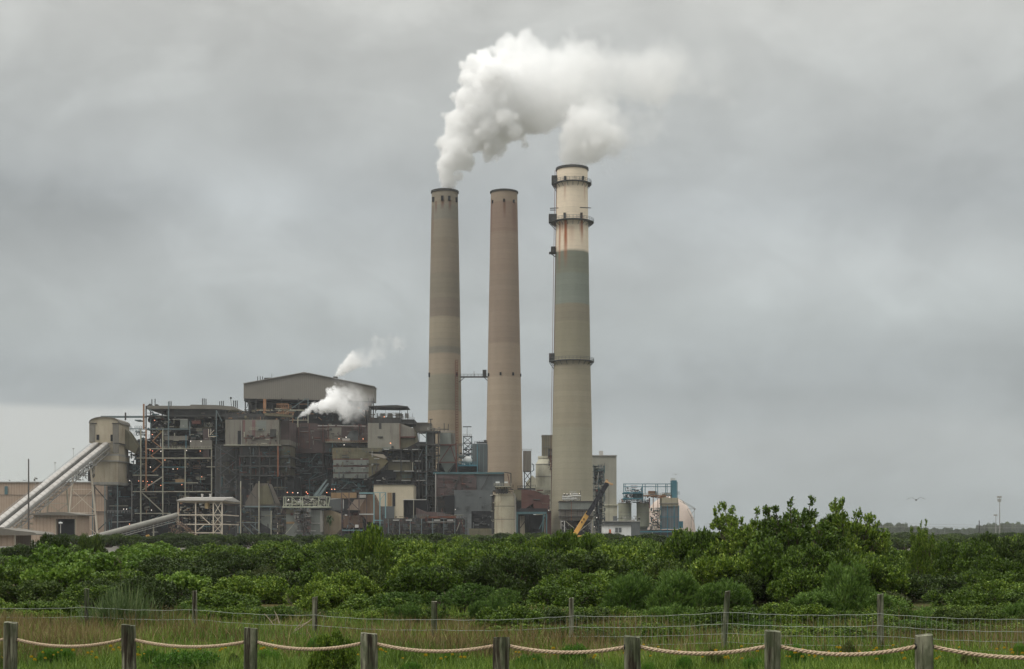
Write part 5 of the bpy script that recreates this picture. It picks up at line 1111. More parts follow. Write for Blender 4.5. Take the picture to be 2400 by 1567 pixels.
# ------------------------------------------------------------------ vegetation
def leaf_mat(name, dark, mid, light, rough=0.5, transl=0.25, spread=0.35):
    m = bpy.data.materials.new(name); m.use_nodes = True; nt = m.node_tree; b = nt.nodes['Principled BSDF']; out = nt.nodes['Material Output']
    b.inputs['Roughness'].default_value = rough; b.inputs['Specular IOR Level'].default_value = 0.35
    at = nt.nodes.new('ShaderNodeAttribute'); at.attribute_name = 'tint'
    oi = nt.nodes.new('ShaderNodeObjectInfo')
    f = X_(nt, at.outputs['Fac']) + (X_(nt, oi.outputs['Random']) - 0.5) * spread
    col = ramp(nt, f, [(0.0, dark), (0.5, mid), (1.0, light)])
    nt.links.new(col, b.inputs['Base Color'])
    tr = nt.nodes.new('ShaderNodeBsdfTranslucent'); nt.links.new(col, tr.inputs['Color'])
    mx = nt.nodes.new('ShaderNodeMixShader'); mx.inputs[0].default_value = transl
    nt.links.new(b.outputs[0], mx.inputs[1]); nt.links.new(tr.outputs[0], mx.inputs[2]); nt.links.new(mx.outputs[0], out.inputs['Surface'])
    return m


LM = dict(
    mangrove=leaf_mat('mangrove_leaves', C(44, 62, 15), C(84, 111, 28), C(158, 175, 68), transl=.12, rough=.55),
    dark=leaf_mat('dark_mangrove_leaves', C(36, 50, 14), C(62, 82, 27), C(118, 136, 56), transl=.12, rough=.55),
    bright=leaf_mat('bright_seagrape_leaves', C(56, 80, 22), C(88, 118, 36), C(142, 166, 72)),
    feather=leaf_mat('feathery_leaves', C(54, 78, 30), C(84, 112, 46), C(122, 148, 68), rough=0.7),
    olive=leaf_mat('olive_leaves', C(50, 60, 28), C(74, 84, 40), C(108, 114, 62)),
    herb=leaf_mat('bright_herb_leaves', C(58, 92, 28), C(84, 124, 40), C(120, 158, 58)),
    far=leaf_mat('distant_leaves', C(30, 42, 26), C(44, 58, 36), C(64, 78, 50)))
bark = bpy.data.materials.new('grey_bark'); bark.use_nodes = True
bark.node_tree.nodes['Principled BSDF'].inputs['Base Color'].default_value = (*C(86, 76, 62), 1); bark.node_tree.nodes['Principled BSDF'].inputs['Roughness'].default_value = .9


def leaves_to_mesh(name, base, d, side, L, W, tint, mat, fold=0.0):
    """rhombic leaves: base points, unit direction, unit side vector, length, half width"""
    n = len(base); L = L[:, None]; W = W[:, None]
    mid = base + d * L * 0.5
    nr = np.cross(d, side)
    v = np.stack([base, mid + side * W + nr * L * fold, base + d * L, mid - side * W + nr * L * fold], 1).reshape(-1, 3)
    me = bpy.data.meshes.new(name)
    me.vertices.add(4 * n); me.vertices.foreach_set('co', v.astype(np.float32).ravel())
    me.loops.add(4 * n); me.loops.foreach_set('vertex_index', np.arange(4 * n, dtype=np.int32))
    me.polygons.add(n); me.polygons.foreach_set('loop_start', np.arange(0, 4 * n, 4, dtype=np.int32)); me.polygons.foreach_set('loop_total', np.full(n, 4, np.int32))
    me.update(calc_edges=True)
    a = me.attributes.new('tint', 'FLOAT', 'FACE'); a.data.foreach_set('value', np.clip(tint, 0, 1).astype(np.float32))
    me.materials.append(mat); return me


def unit(a): return a / np.maximum(np.linalg.norm(a, axis=-1, keepdims=True), 1e-9)


def crown_leaves(seed, lobes, n_tips, per, L, wr, up=0.55, inner=0.22, spread=0.85, droop=0.0, tmean=0.42):
    """leaf rosettes at the tips of many twigs spread over a set of lobes (centre xyz, radii xyz)"""
    rg = np.random.default_rng(seed)
    lob = np.array(lobes, float); vol = (lob[:, 3] * lob[:, 4] + lob[:, 3] * lob[:, 5]); pr = vol / vol.sum()
    out, outd = [], []
    need = n_tips
    while need > 0:
        k = need * 3; idx = rg.choice(len(lob), k, p=pr)
        dv = unit(rg.normal(size=(k, 3))); dv[:, 2] = np.where(dv[:, 2] < -0.35, -dv[:, 2] * 0.6, dv[:, 2]); dv = unit(dv)
        rr = np.where(rg.random(k) < inner, rg.uniform(.35, .8, k), rg.uniform(.84, 1.1, k))
        # clumpy surface
        p = lob[idx, :3] + dv * lob[idx, 3:6] * rr[:, None]
        ok = np.ones(k, bool)
        for j in range(len(lob)):
            q = (p - lob[j, :3]) / (lob[j, 3:6] * 0.8); ok &= ~(((q ** 2).sum(1) < 1) & (idx != j) & (rr > .82))
        ok &= p[:, 2] > 0.05
        p, dv = p[ok][:need], dv[ok][:need]; out.append(p); outd.append(dv); need -= len(p)
    tips = np.concatenate(out); td = unit(np.concatenate(outd) + np.array([0, 0, up]) + rg.normal(size=(n_tips, 3)) * .25)
    ref = np.where(np.abs(td[:, 2:3]) < .9, [[0, 0, 1.]], [[1., 0, 0]]); a = unit(np.cross(td, ref)); b = np.cross(a, td)
    n = n_tips * per; ti = np.repeat(np.arange(n_tips), per); ph = rg.uniform(0, 2 * np.pi, n)
    sp = rg.uniform(.25, 1.0, n)[:, None] * spread
    perp = a[ti] * np.cos(ph)[:, None] + b[ti] * np.sin(ph)[:, None]
    d = unit(td[ti] * (1.15 - sp * .7) + perp * sp + np.array([0, 0, -droop]))
    base = tips[ti] - td[ti] * (rg.uniform(0, 1.6, n) * L)[:, None]
    side = unit(np.cross(d, td[ti] + rg.normal(size=(n, 3)) * .3))
    Ls = L * rg.uniform(.65, 1.2, n); tipt = rg.normal(tmean, .13, n_tips)[ti]
    tint = tipt + rg.normal(0, .12, n)
    return base, d, side, Ls, Ls * wr, tint


def rand_lobes(seed, n, Rx, Rz, rmin, rmax, z0=0.0, zr=1.0):
    rg = np.random.default_rng(seed); L = []
    for i in range(n):
        a = rg.uniform(0, 6.28); r = math.sqrt(rg.uniform(0, 1)) * .62; zc = z0 + Rz * (rg.uniform(.12, .4) if i % 3 == 0 else rg.uniform(.45, .76)) * (1 - .3 * r); r = r * (1.15 if i % 3 == 0 else 1)
        rr = rg.uniform(rmin, rmax); L.append((Rx * r * math.cos(a), Rx * r * math.sin(a), zc, Rx * rr, Rx * rr, min(Rz * rr * zr, Rz)))
    return L


def limbs_mesh(name, lobes, seed, r0=.05):
    rg = random.Random(seed); mb = MB()
    for (x, y, z, rx, ry, rz) in lobes:
        b0 = Vector((rg.uniform(-.15, .15), rg.uniform(-.15, .15), 0)); m_ = Vector((x * .45 + rg.uniform(-.1, .1), y * .45, z * .55)); e = Vector((x, y, z + rz * .3))
        mb.tube([b0, m_, e], r0, 5, r1=r0 * .3)
        for j in range(3):
            t = e.lerp(m_, .25 * j); q = t + Vector((rg.uniform(-1, 1) * rx * .7, rg.uniform(-1, 1) * ry * .7, rg.uniform(.1, .8) * rz)); mb.tube([t, t.lerp(q, .5) + Vector((0, 0, .04)), q], r0 * .35, 4, r1=r0 * .12)
    me = bpy.data.meshes.new(name); me.from_pydata(mb.v, [], mb.f); me.materials.append(bark); me.update(); return me


PLANTS = {}
def plant_kind(key, mat, lobes, n_tips, per, L, wr, seed, **kw):
    PLANTS[key] = (leaves_to_mesh('crown', *crown_leaves(seed, lobes, n_tips, per, L, wr, **kw), LM[mat]), limbs_mesh('trunk', lobes, seed))


# unit bushes are about 3 m wide and 2 m tall
for i in range(5): plant_kind(('mang', i), 'mangrove', rand_lobes(10 + i, 30, 2.45, 2.05, .12, .25, zr=1.35), 3100, 9, .112, .28, 20 + i)
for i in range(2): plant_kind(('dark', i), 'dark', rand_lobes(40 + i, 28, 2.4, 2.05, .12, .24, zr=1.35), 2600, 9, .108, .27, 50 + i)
for i in range(2): plant_kind(('bright', i), 'bright', rand_lobes(60 + i, 22, 2.1, 2.0, .13, .27, zr=1.3), 1150, 7, .16, .42, 70 + i, tmean=.5)
plant_kind(('feather', 0), 'feather', rand_lobes(80, 16, 1.5, 2.1, .2, .36), 1500, 10, .19, .10, 81, up=1.2, spread=.5)
plant_kind(('feather', 1), 'feather', rand_lobes(84, 16, 1.5, 2.1, .2, .36), 1500, 10, .19, .10, 85, up=1.0, spread=.5)
# upright candle-like shoots
rg0 = random.Random(9); cand = []
for i in range(26):
    a, r = rg0.uniform(0, 6.28), math.sqrt(rg0.random()) * 1.25; h = 1.95 * (1 - .3 * r / 1.25) * rg0.uniform(.85, 1.08); cand.append((r * math.cos(a), r * math.sin(a) * .7, h * .72, .2, .2, h * .34))
plant_kind(('candle', 0), 'feather', cand + rand_lobes(90, 6, 1.5, 1.5, .3, .45), 1500, 8, .11, .2, 91, up=.9, spread=.7)
plant_kind(('olive', 0), 'olive', rand_lobes(95, 10, 1.5, 1.6, .25, .45), 1300, 8, .09, .2, 96)
plant_kind(('herb', 0), 'herb', rand_lobes(97, 12, 1.5, .9, .22, .4), 1700, 8, .085, .2, 98, up=.9)
# open crowned mangrove for the skyline on the right: separate sprays on bare twigs
def spray_lobes(seed, n, Rx, H0, H1):
    rg = random.Random(seed); L = rand_lobes(seed, 18, Rx, H0, .2, .36)
    for i in range(n):
        x, y = rg.uniform(-Rx, Rx) * .85, rg.uniform(-.6, .6) * Rx; h = H1 * (1 - .45 * (abs(x) / Rx) ** 2) * rg.uniform(.8, 1.04); L.append((x, y, h, rg.uniform(.12, .2), .14, rg.uniform(.2, .34))); L.append((x * .95, y * .9, h * .84, rg.uniform(.26, .42), .34, .34))
    return L
for i in range(2): plant_kind(('spray', i), 'mangrove', spray_lobes(100 + i, 18, 2.3, 3.2, 3.75), 3000, 8, .135, .27, 110 + i, up=.9)


def place(kind, x, Y, ytop=None, h=None, wd=None, name='mangrove_bush', label='', cat='bush', group=None, rz=None, z0=0.0, h0=2.0):
    """a plant: an Empty at its foot with a trunk mesh and a crown mesh of its own; h0 = height of the unit plant"""
    if h is None: h = max(.5, pZ(ytop, Y) - z0)
    s_ = h / h0; w_ = wd or s_
    root = bpy.data.objects.new(name, None); sc.collection.objects.link(root); root.location = (x, Y, z0); root.rotation_euler = (0, 0, rz if rz is not None else RG.uniform(0, 6.28)); root.scale = (w_, w_, s_)
    tag(root, label, cat, group); cr, tr = PLANTS[kind]
    for nm, me in (('crown', cr), ('trunk', tr)):
        o = bpy.data.objects.new(nm, me); sc.collection.objects.link(o); o.parent = root
    return root


RG = random.Random(77)
# skyline of the thicket in the photograph
SKY = [(-200, 1290), (0, 1288), (45, 1266), (90, 1258), (130, 1252), (160, 1262), (205, 1264), (260, 1280), (310, 1272), (350, 1262), (400, 1274), (450, 1272), (500, 1262), (560, 1258), (620, 1262), (700, 1256), (780, 1250), (830, 1244), (900, 1248), (980, 1246), (1060, 1248),
       (1150, 1250), (1240, 1240), (1330, 1240), (1420, 1240), (1490, 1250), (1560, 1268), (1620, 1240), (1700, 1240), (1800, 1215), (1950, 1210), (2050, 1242), (2100, 1284), (2200, 1268), (2300, 1240), (2400, 1236), (2700, 1236)]
def skyline(px):
    for (a, ya), (b, yb) in zip(SKY, SKY[1:]):
        if a <= px <= b: return ya + (yb - ya) * (px - a) / (b - a)
    return 1245
rows = [(39.5, .80, 2.1), (43, .62, 2.5), (47, .46, 2.8), (52, .32, 3.1), (58, .21, 3.4), (66, .12, 3.7), (76, .055, 4.1), (89, .02, 4.6), (107, 0.0, 5.4), (135, -.01, 6.6)]
HOLLOW = [(1030, 1110, 50), (1180, 1300, 52), (600, 720, 50), (-60, 60, 50), (1560, 1640, 52), (1720, 1860, 54), (820, 880, 50), (2140, 2200, 54), (430, 480, 52)]  # darker bush kind here; its leaf colour also stands in for deep shade
nb = 0
for Y, fr, step in rows:
    half = 1200 / F * Y + 5.5; x = -half + RG.uniform(0, step)
    while x < half:
        px = 1200 + x / Y * F; sk = skyline(px)
        if px > 2060 and px < 2180 and Y > 80: sk += 4
        bottom = 1436 + 22 * max(0, min(1, (px - 1100) / 500))
        yt = sk + (bottom - sk) * fr * RG.uniform(.68, 1.25) + RG.uniform(-2, 5) * (1 if Y > 60 else 2)
        yt = max(yt, sk - 1)
        h = pZ(yt, Y) * (.92 if px < 2060 else .9); k = ('mang', RG.randrange(5))
        lab, g = 'rounded glossy green mangrove bush packed into the thicket below the power plant', 'mangrove bushes of the thicket'
        r = RG.random()
        if px < 420 and Y > 50 and r < .5: k = ('bright', RG.randrange(2)); lab, g = 'light green large-leaved bush in the left end of the thicket', 'large-leaved bushes of the left thicket'
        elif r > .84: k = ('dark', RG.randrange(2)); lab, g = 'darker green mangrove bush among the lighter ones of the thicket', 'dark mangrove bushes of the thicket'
        elif r > .78 and Y < 70: k = ('olive', 0); lab, g = 'dull olive bush low in the thicket', 'olive bushes of the thicket'
        if Y < 45 and 150 < px < 430: h = 0
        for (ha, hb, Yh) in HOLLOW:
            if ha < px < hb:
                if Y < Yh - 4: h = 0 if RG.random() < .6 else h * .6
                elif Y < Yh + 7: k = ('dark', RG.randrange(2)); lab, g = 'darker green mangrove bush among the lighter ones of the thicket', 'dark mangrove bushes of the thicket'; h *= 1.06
        if h > .3:
            wsc = min(max(h / 2.2, step / 3.9), 1.35) * RG.uniform(.85, 1.15)
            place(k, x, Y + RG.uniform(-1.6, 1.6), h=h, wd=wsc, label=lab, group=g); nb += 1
        x += step * RG.uniform(.7, 1.2)
print('bushes', nb)


def plant_px(kind, px, Y, ytop, **k): return place(kind, pX(px, Y), Y, ytop=ytop, **k)
# individual plants the photograph singles out
for px, Y, yt, w_, lab in ((860, 62, 1222, .75, 'small leafy bush peaking highest in the middle of the thicket before the blockwork building'),
                           (1340, 75, 1236, 1.1, 'green mangrove bush just under the foot of the crane boom')):
    plant_px(('mang', 1), px, Y, yt, wd=w_ * .75, label=lab)
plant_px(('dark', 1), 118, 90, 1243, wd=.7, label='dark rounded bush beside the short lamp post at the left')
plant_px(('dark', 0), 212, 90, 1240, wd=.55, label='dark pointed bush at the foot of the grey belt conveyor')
plant_px(('mang', 3), 1660, 60, 1226, wd=.9, label='light green bush rising just right of the pink dome'); plant_px(('mang', 0), 1606, 64, 1232, wd=.7, label='loose green bush in front of the pink dome foot')
for px, Y, yt, w_, kd, lab in ((1730, 58, 1180, .78, 0, 'dark upright mangrove with thin top sprays, left end of the tall clump'), (1860, 57, 1170, 1.05, 1, 'tallest broad mangrove of the clump, open sprays against the sky'),
                               (1975, 59, 1172, .85, 0, 'mangrove with one detached top spray in the tall clump'), (2022, 60, 1206, .6, 1, 'right shoulder mangrove of the tall clump')):
    plant_px(('spray', kd), px, Y, yt, wd=w_, name='mangrove_tree', label=lab, cat='tree', group='tall mangrove clump on the right', h0=3.9)
for px, Y, yt, w_ in ((1800, 52, 1262, 1.0), (1920, 51, 1270, 1.0), (2010, 53, 1285, 1.1), (1700, 52, 1290, 1.0)): plant_px(('mang', RG.randrange(5)), px, Y, yt, wd=w_ * .8, label='green mangrove bush at the foot of the tall clump', group='bushes under the tall clump')
plant_px(('spray', 1), 2160, 62, 1222, wd=.36, h0=3.9, label='thin airy bush topping the dip right of the tall clump')
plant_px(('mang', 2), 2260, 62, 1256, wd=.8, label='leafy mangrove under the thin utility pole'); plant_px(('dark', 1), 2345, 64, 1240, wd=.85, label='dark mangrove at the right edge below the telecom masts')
# feathery and candle bushes along the front
for px, Y, yt, w_, kd, lab in ((1470, 41.5, 1345, .8, 0, 'soft feathery green bush behind the fourth wire fence post'), (1590, 41, 1340, .85, 1, 'soft feathery pale green bush, left of the leaning fence post'), (1690, 41.5, 1362, .8, 0, 'soft feathery green bush behind the leaning fence post'),
                               (1990, 41.5, 1322, .72, 1, 'domed feathery bush, tallest of the front row, left of the right fence post'), (1930, 41, 1385, .8, 0, 'low feathery bush at the front left of the domed one'), (2060, 41, 1390, .7, 1, 'low feathery bush behind the right fence post')):
    plant_px(('feather', kd), px, Y, yt, wd=w_, label=lab, name='feathery_bush')
for px, Y, yt, w_, lab in ((1100, 41.5, 1360, .9, 'bush of upright candle-like shoots behind the middle fence post'), (1180, 41.2, 1372, .6, 'smaller bush of candle-like shoots beside the larger one'), (930, 41.5, 1382, .85, 'low bush of upright shoots left of the middle fence post')):
    plant_px(('candle', 0), px, Y, yt, wd=w_, label=lab, name='upright_bush', rz=0)
plant_px(('herb', 0), 425, 23.5, 1520, wd=.5, label='bright green low shrub between the second and third rope posts', name='low_shrub', h0=.9, z0=.1)
plant_px(('mang', 4), 782, 22.5, 1474, wd=.2, label='small dark green shrub left of the fourth rope post', name='small_shrub', z0=.1)
plant_px(('olive', 0), 1560, 36, 1440, wd=.4, label='thin olive shrub behind the wire mesh left of the leaning post', name='small_shrub')
for px, Y, yt, w_ in ((60, 40, 1412, .8), (120, 40.5, 1400, .8), (560, 40.5, 1425, .7), (640, 40, 1415, .8), (1250, 40, 1425, .7), (1330, 40.5, 1420, .8), (1800, 40, 1418, .8), (2200, 40.5, 1420, .9), (2320, 40, 1415, .9), (820, 40, 1432, .6), (1400, 40, 1430, .7), (1880, 39.5, 1440, .6), (2120, 39.5, 1440, .6)):
    plant_px(('mang', RG.randrange(5)), px, Y, yt, wd=w_ * .7, label='low leafy bush at the front foot of the thicket', group='low bushes at the foot of the thicket')

for i in range(46):
    if i < 26: px = 1150 + i * 52 + RG.uniform(-16, 16); Y = RG.uniform(34.3, 36.6); yt = 1418 + RG.uniform(-16, 16); w_ = RG.uniform(.4, .55)
    else: px = -30 + (i - 26) * 62 + RG.uniform(-18, 18); Y = RG.uniform(37.6, 39); yt = 1424 + RG.uniform(-12, 12); w_ = RG.uniform(.34, .46)
    if 120 < px < 440: continue
    r = RG.random(); plant_px(('mang', RG.randrange(5)) if r < .6 else ('feather', 0) if r < .8 else ('dark', 0), px, Y, yt, wd=w_, label='waist-high leafy bush at the front edge of the thicket just behind the wire mesh', group='front edge bushes behind the wire mesh')
for i in range(30):
    px = 1180 + i * 43 + RG.uniform(-14, 14); Y = RG.uniform(31.5, 36)
    plant_px(('mang', RG.randrange(5)) if RG.random() < .7 else ('feather', 0), px, Y, 1470 + RG.uniform(-18, 14) + (1560 - 1462) * 0, wd=RG.uniform(.4, .6), name='weedy_bush', label='knee-high leafy bush growing through the grass behind the wire mesh', group='low leafy bushes by the wire fence')
# spiky cordgrass clump
mb = MB(); rg = random.Random(31); Yc = 36.2; k = 1000; cx0 = pX(285, Yc)
tints = []
for i in range(k):
    a = rg.uniform(0, 6.28); lean = rg.uniform(.05, 1.15) ** 1.0; Lb = rg.uniform(.95, 1.65); b0 = Vector((cx0 + rg.gauss(0, .36), Yc + rg.gauss(0, .22), 0))
    d = Vector((math.cos(a) * lean, math.sin(a) * lean * .7, 1)).normalized(); w = rg.uniform(.008, .016); s_ = Vector((-math.sin(a), math.cos(a), 0)) * w
    if abs(s_.x) < .004: s_ = Vector((w, 0, 0))
    prev = None; pts = []
    for j in range(5):
        t = j / 4; c0 = b0 + d * Lb * t + Vector((0, 0, -1)) * (lean * .42 * Lb * t * t); pts.append(c0)
    vs = []
    for j, c0 in enumerate(pts[:-1]): vs += [c0 - s_ * (1 - j * .18), c0 + s_ * (1 - j * .18)]
    vs.append(pts[-1]); mb.add(vs, [(0, 1, 3, 2), (2, 3, 5, 4), (4, 5, 7, 6), (6, 7, 8)]); tints += [min(1, max(0, rg.gauss(.45, .2)))] * 4
gm = leaf_mat('cordgrass_blades', C(54, 72, 38), C(92, 112, 64), C(156, 164, 116), rough=.6)
o = mb.build('blades', gm, None)
at = o.data.attributes.new('tint', 'FLOAT', 'FACE')
if len(tints) == len(o.data.polygons): at.data.foreach_set('value', tints)
root = bpy.data.objects.new('grass_clump', None); sc.collection.objects.link(root); o.parent = root; tag(root, 'big spiky arching grass clump behind the wire fence at the left', 'grass clump')

# far tree line behind, on the right (fades in the haze)
def far_tree(x, Y, h, w, seed, lab):
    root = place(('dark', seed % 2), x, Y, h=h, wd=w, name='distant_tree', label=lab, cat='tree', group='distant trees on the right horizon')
for i in range(34):
    px = 1990 + i * 13.5 + RG.uniform(-5, 5); Y = RG.uniform(1700, 2100)
    yt = {0: 1234, 1: 1228}.get(i % 2) + RG.uniform(-8, 6)
    if 2110 > px > 2065: yt = 1220 + RG.uniform(-4, 5)
    if px > 2330: yt = 1221 + RG.uniform(-4, 5)
    if 2150 < px < 2290: yt = 1236 + RG.uniform(-4, 4)
    far_tree(pX(px, Y), Y, pZ(yt, Y), RG.uniform(4.5, 7), i, 'hazy dark tree on the far horizon at the right')
for i in range(44):
    px = 1640 + (i % 22) * 39 + RG.uniform(-10, 10); Y = RG.uniform(210, 260) if i < 22 else RG.uniform(380, 460)
    yt = (1252 if i < 22 else 1244) + RG.uniform(-4, 4)
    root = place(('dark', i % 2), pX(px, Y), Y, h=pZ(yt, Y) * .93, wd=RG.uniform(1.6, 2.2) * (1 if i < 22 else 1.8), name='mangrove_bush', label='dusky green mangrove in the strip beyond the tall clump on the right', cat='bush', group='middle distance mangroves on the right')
for i in range(36):
    px = 130 + i * 42 + RG.uniform(-12, 12); Y = RG.uniform(240, 330); far_tree(pX(px, Y), Y, pZ(1248 + RG.uniform(-4, 4), Y), RG.uniform(1.6, 2.2), i, 'dull bush strip between the thicket and the foot of the plant')

# ------------------------------------------------------------------ grass and flowers
def blades(name, n, xr, yr, hr, wr, lean, dens, tmean, mat, label, seed, z_up=0.0):
    rg = np.random.default_rng(seed); Yv = rg.uniform(*yr, n * 2); half = Yv * .37 + 3.0; X = rg.uniform(-1, 1, n * 2) * half
    keep = dens(X, Yv, rg); X, Yv = X[keep][:n], Yv[keep][:n]; n = len(X)
    z = np.array([ground_z(a, b) for a, b in zip(X, Yv)]) - .02
    Hh = rg.uniform(*hr, n) * (0.75 + .5 * (np.sin(X * 1.3 + 1) * np.sin(Yv * .9) * .5 + .5)); a = rg.uniform(0, 6.28, n); ln = rg.uniform(0, lean, n)
    d = unit(np.stack([np.cos(a) * ln, np.sin(a) * ln, np.ones(n)], 1)); b2 = rg.uniform(-.35, .35, n)
    side = np.stack([np.cos(b2), np.sin(b2), np.zeros(n)], 1); W = rg.uniform(*wr, n)[:, None]
    base = np.stack([X, Yv, z], 1); mid = base + d * (Hh * .55)[:, None]; tip = mid + unit(d + np.stack([np.cos(a) * ln * .9, np.sin(a) * ln * .9, -ln * .4], 1)) * (Hh * .45)[:, None]
    v = np.stack([base - side * W, base + side * W, mid + side * W * .8, mid - side * W * .8, tip], 1).reshape(-1, 3)
    me = bpy.data.meshes.new(name); me.vertices.add(5 * n); me.vertices.foreach_set('co', v.astype(np.float32).ravel())
    o5 = (np.arange(n) * 5)[:, None]; li = np.concatenate([o5 + np.array([[0, 1, 2, 3]]), o5 + np.array([[3, 2, 4]])], 1).ravel().astype(np.int32)
    me.loops.add(7 * n); me.loops.foreach_set('vertex_index', li); me.polygons.add(2 * n)
    ls = (np.arange(n) * 7)[:, None] + np.array([[0, 4]]); me.polygons.foreach_set('loop_start', ls.ravel().astype(np.int32)); me.polygons.foreach_set('loop_total', np.tile([4, 3], n).astype(np.int32))
    me.update(calc_edges=True); at = me.attributes.new('tint', 'FLOAT', 'FACE'); t = np.clip(rg.normal(tmean, .18, n) + .18 * np.sin(X * .8) * np.cos(Yv * .7), 0, 1); at.data.foreach_set('value', np.repeat(t, 2).astype(np.float32))
    me.materials.append(mat); o = bpy.data.objects.new(name, me); sc.collection.objects.link(o); tag(o, label, 'grass', kind='stuff'); return o


gr_mat = leaf_mat('meadow_grass_green', C(58, 80, 24), C(96, 122, 40), C(142, 156, 70), rough=.6)
rd_mat = leaf_mat('dry_reddish_grass', C(84, 74, 44), C(118, 102, 64), C(158, 144, 98), rough=.7)
def wavy(X, Y): return np.sin(X * .55 + 1.3) * .5 + np.sin(X * 1.7 + Y) * .3 + np.sin(X * .23) * .5
blades('green_grass', 52000, None, (21.5, 30.5), (.22, .5), (.006, .013), .7, lambda X, Y, r: r.random(len(X)) < np.clip(1.25 - (Y - 25.5) / 4 + .3 * wavy(X, Y), .12, 1), .45, gr_mat, 'low green meadow grass behind the rope fence', 5)
blades('dry_grass', 34000, None, (26.5, 38), (.4, .72), (.005, .012), .55, lambda X, Y, r: r.random(len(X)) < np.clip(.55 + .5 * wavy(X, Y) - np.clip((X + 2) / 9, 0, .5), .08, 1), .45, rd_mat, 'tall reddish brown dry grass around the wire fence', 6)
blades('tall_grass', 56000, None, (25.5, 41), (.28, .6), (.006, .012), .6, lambda X, Y, r: r.random(len(X)) < np.clip(.62 - .4 * wavy(X, Y) + (X > 6) * .3, .2, 1), .4, gr_mat, 'tall green grass and weeds at the foot of the thicket', 7)

def flowers():
    rg = random.Random(12); mb = MB(); ym = bpy.data.materials.new('yellow_petals'); ym.use_nodes = True; ym.node_tree.nodes['Principled BSDF'].inputs['Base Color'].default_value = (*C(232, 184, 40), 1)
    st = bpy.data.materials.new('flower_stalk'); st.use_nodes = True; st.node_tree.nodes['Principled BSDF'].inputs['Base Color'].default_value = (*C(84, 108, 44), 1)
    cl = [(-7.1, 26.3, .5), (-5.6, 25.0, .5), (-4.4, 25, .5), (-1.9, 24.5, .5), (-.7, 24.2, .6), (.6, 24.4, .7), (3.6, 24, .4), (5.6, 24.3, .7), (6.3, 25, .7), (7.5, 25.5, .6), (8.2, 23.8, .5), (9.0, 24.6, .5), (2.2, 25, .4), (-8.5, 24.5, .6), (4.9, 25.6, .6)]
    for cx_, cy_, s_ in cl:
        for i in range(rg.randint(7, 15)):
            x, y = cx_ + rg.gauss(0, s_), cy_ + rg.gauss(0, .6); y = max(y, 22.6); z = ground_z(x, y) + rg.uniform(.38, .58) + max(0, (24.5 - y) * .06); r_ = rg.uniform(.02, .042)
            mb.beam((x, y, ground_z(x, y)), (x, y, z), .006, m=1)
            n = 8; vs = [(x, y - .006, z + .004)]
            for j in range(2 * n):
                a = math.pi * j / n; rr = r_ * (1 if j % 2 == 0 else .6); vs.append((x + rr * math.cos(a), y - .4 * rr * math.sin(a), z + rr * math.sin(a) * .8))
            mb.add(vs, [(0, 1 + j, 1 + (j + 1) % (2 * n)) for j in range(2 * n)], 0)
    o = mb.build('wildflowers', [ym, st]); tag(o, 'scattered small yellow wildflowers in the grass behind the rope fence', 'flowers', kind='stuff')
flowers()

# bare sticks near the wire fence
def sticks(px0, pts, lab):
    T = Thing('dead_branch', lab, 'branch', px0, 33)
    mb = MB()
    for a, b, w in pts: mb.tube([P(*a, 33), P((a[0] + b[0]) / 2 + 1.5, (a[1] + b[1]) / 2, 33), P(*b, 33)], w, 6, r1=w * .4)
    T.put('twigs', M('bleached_wood', C(158, 146, 124), dirt=C(110, 98, 80), streak=.3), mb)
sticks(640, [((655, 1460), (643, 1430), .02), ((652, 1446), (636, 1455), .01), ((640, 1462), (619, 1436), .015)], 'two pale bare sticks poking from grass left of the third wire fence post')
sticks(700, [((686, 1482), (752, 1433), .02), ((700, 1466), (728, 1452), .012), ((690, 1476), (712, 1446), .012)], 'pale forked dead branch leaning against the third wire fence post')

for px, py, Y, L_b, lab in ((695, 1388, 42, .34, 'short pale bare twig in the dark hollow left of centre'), (1950, 1262, 57, .45, 'thin dead stem inside the tall clump'), (300, 1300, 55, .4, 'grey leafless twig among the large-leaved bushes at left')):
    T = Thing('bare_branch', lab, 'branch', px, Y, 'bare twigs in the thicket')
    rgb = random.Random(px); p0 = P(px, py, Y) + Vector((0, -1.0, -.3)); mb = MB()
    for j in range(5):
        d = Vector((rgb.uniform(-1.1, 1.1), rgb.uniform(-.5, .2), rgb.uniform(.4, 1.2))).normalized(); e = p0 + d * L_b * rgb.uniform(.5, 1.3); mb.tube([p0, p0.lerp(e, .5) + Vector((rgb.uniform(-.06, .06), 0, .04)), e], .008, 5, r1=.002)
        q = p0.lerp(e, .6); mb.tube([q, q + Vector((rgb.uniform(-.2, .2), 0, .14))], .004, 4, r1=.002)
    mb.tube([Vector((p0.x - .2, p0.y + .6, 0)), p0], .014, 5, r1=.008); T.put('twigs', M('grey_dead_twig', C(104, 96, 78)), mb)
for i in range(26):
    px = -10 + i * 95 + RG.uniform(-30, 30); Y = RG.uniform(23, 27.5)
    place(('herb', 0) if i % 3 else ('olive', 0), pX(px, Y), Y, h=RG.uniform(.42, .62), wd=RG.uniform(.1, .24), name='meadow_weed', label='small leafy weed standing in the grass behind the rope', cat='weed', group='weeds in the grass behind the rope', h0=.9 if i % 3 else 1.6)

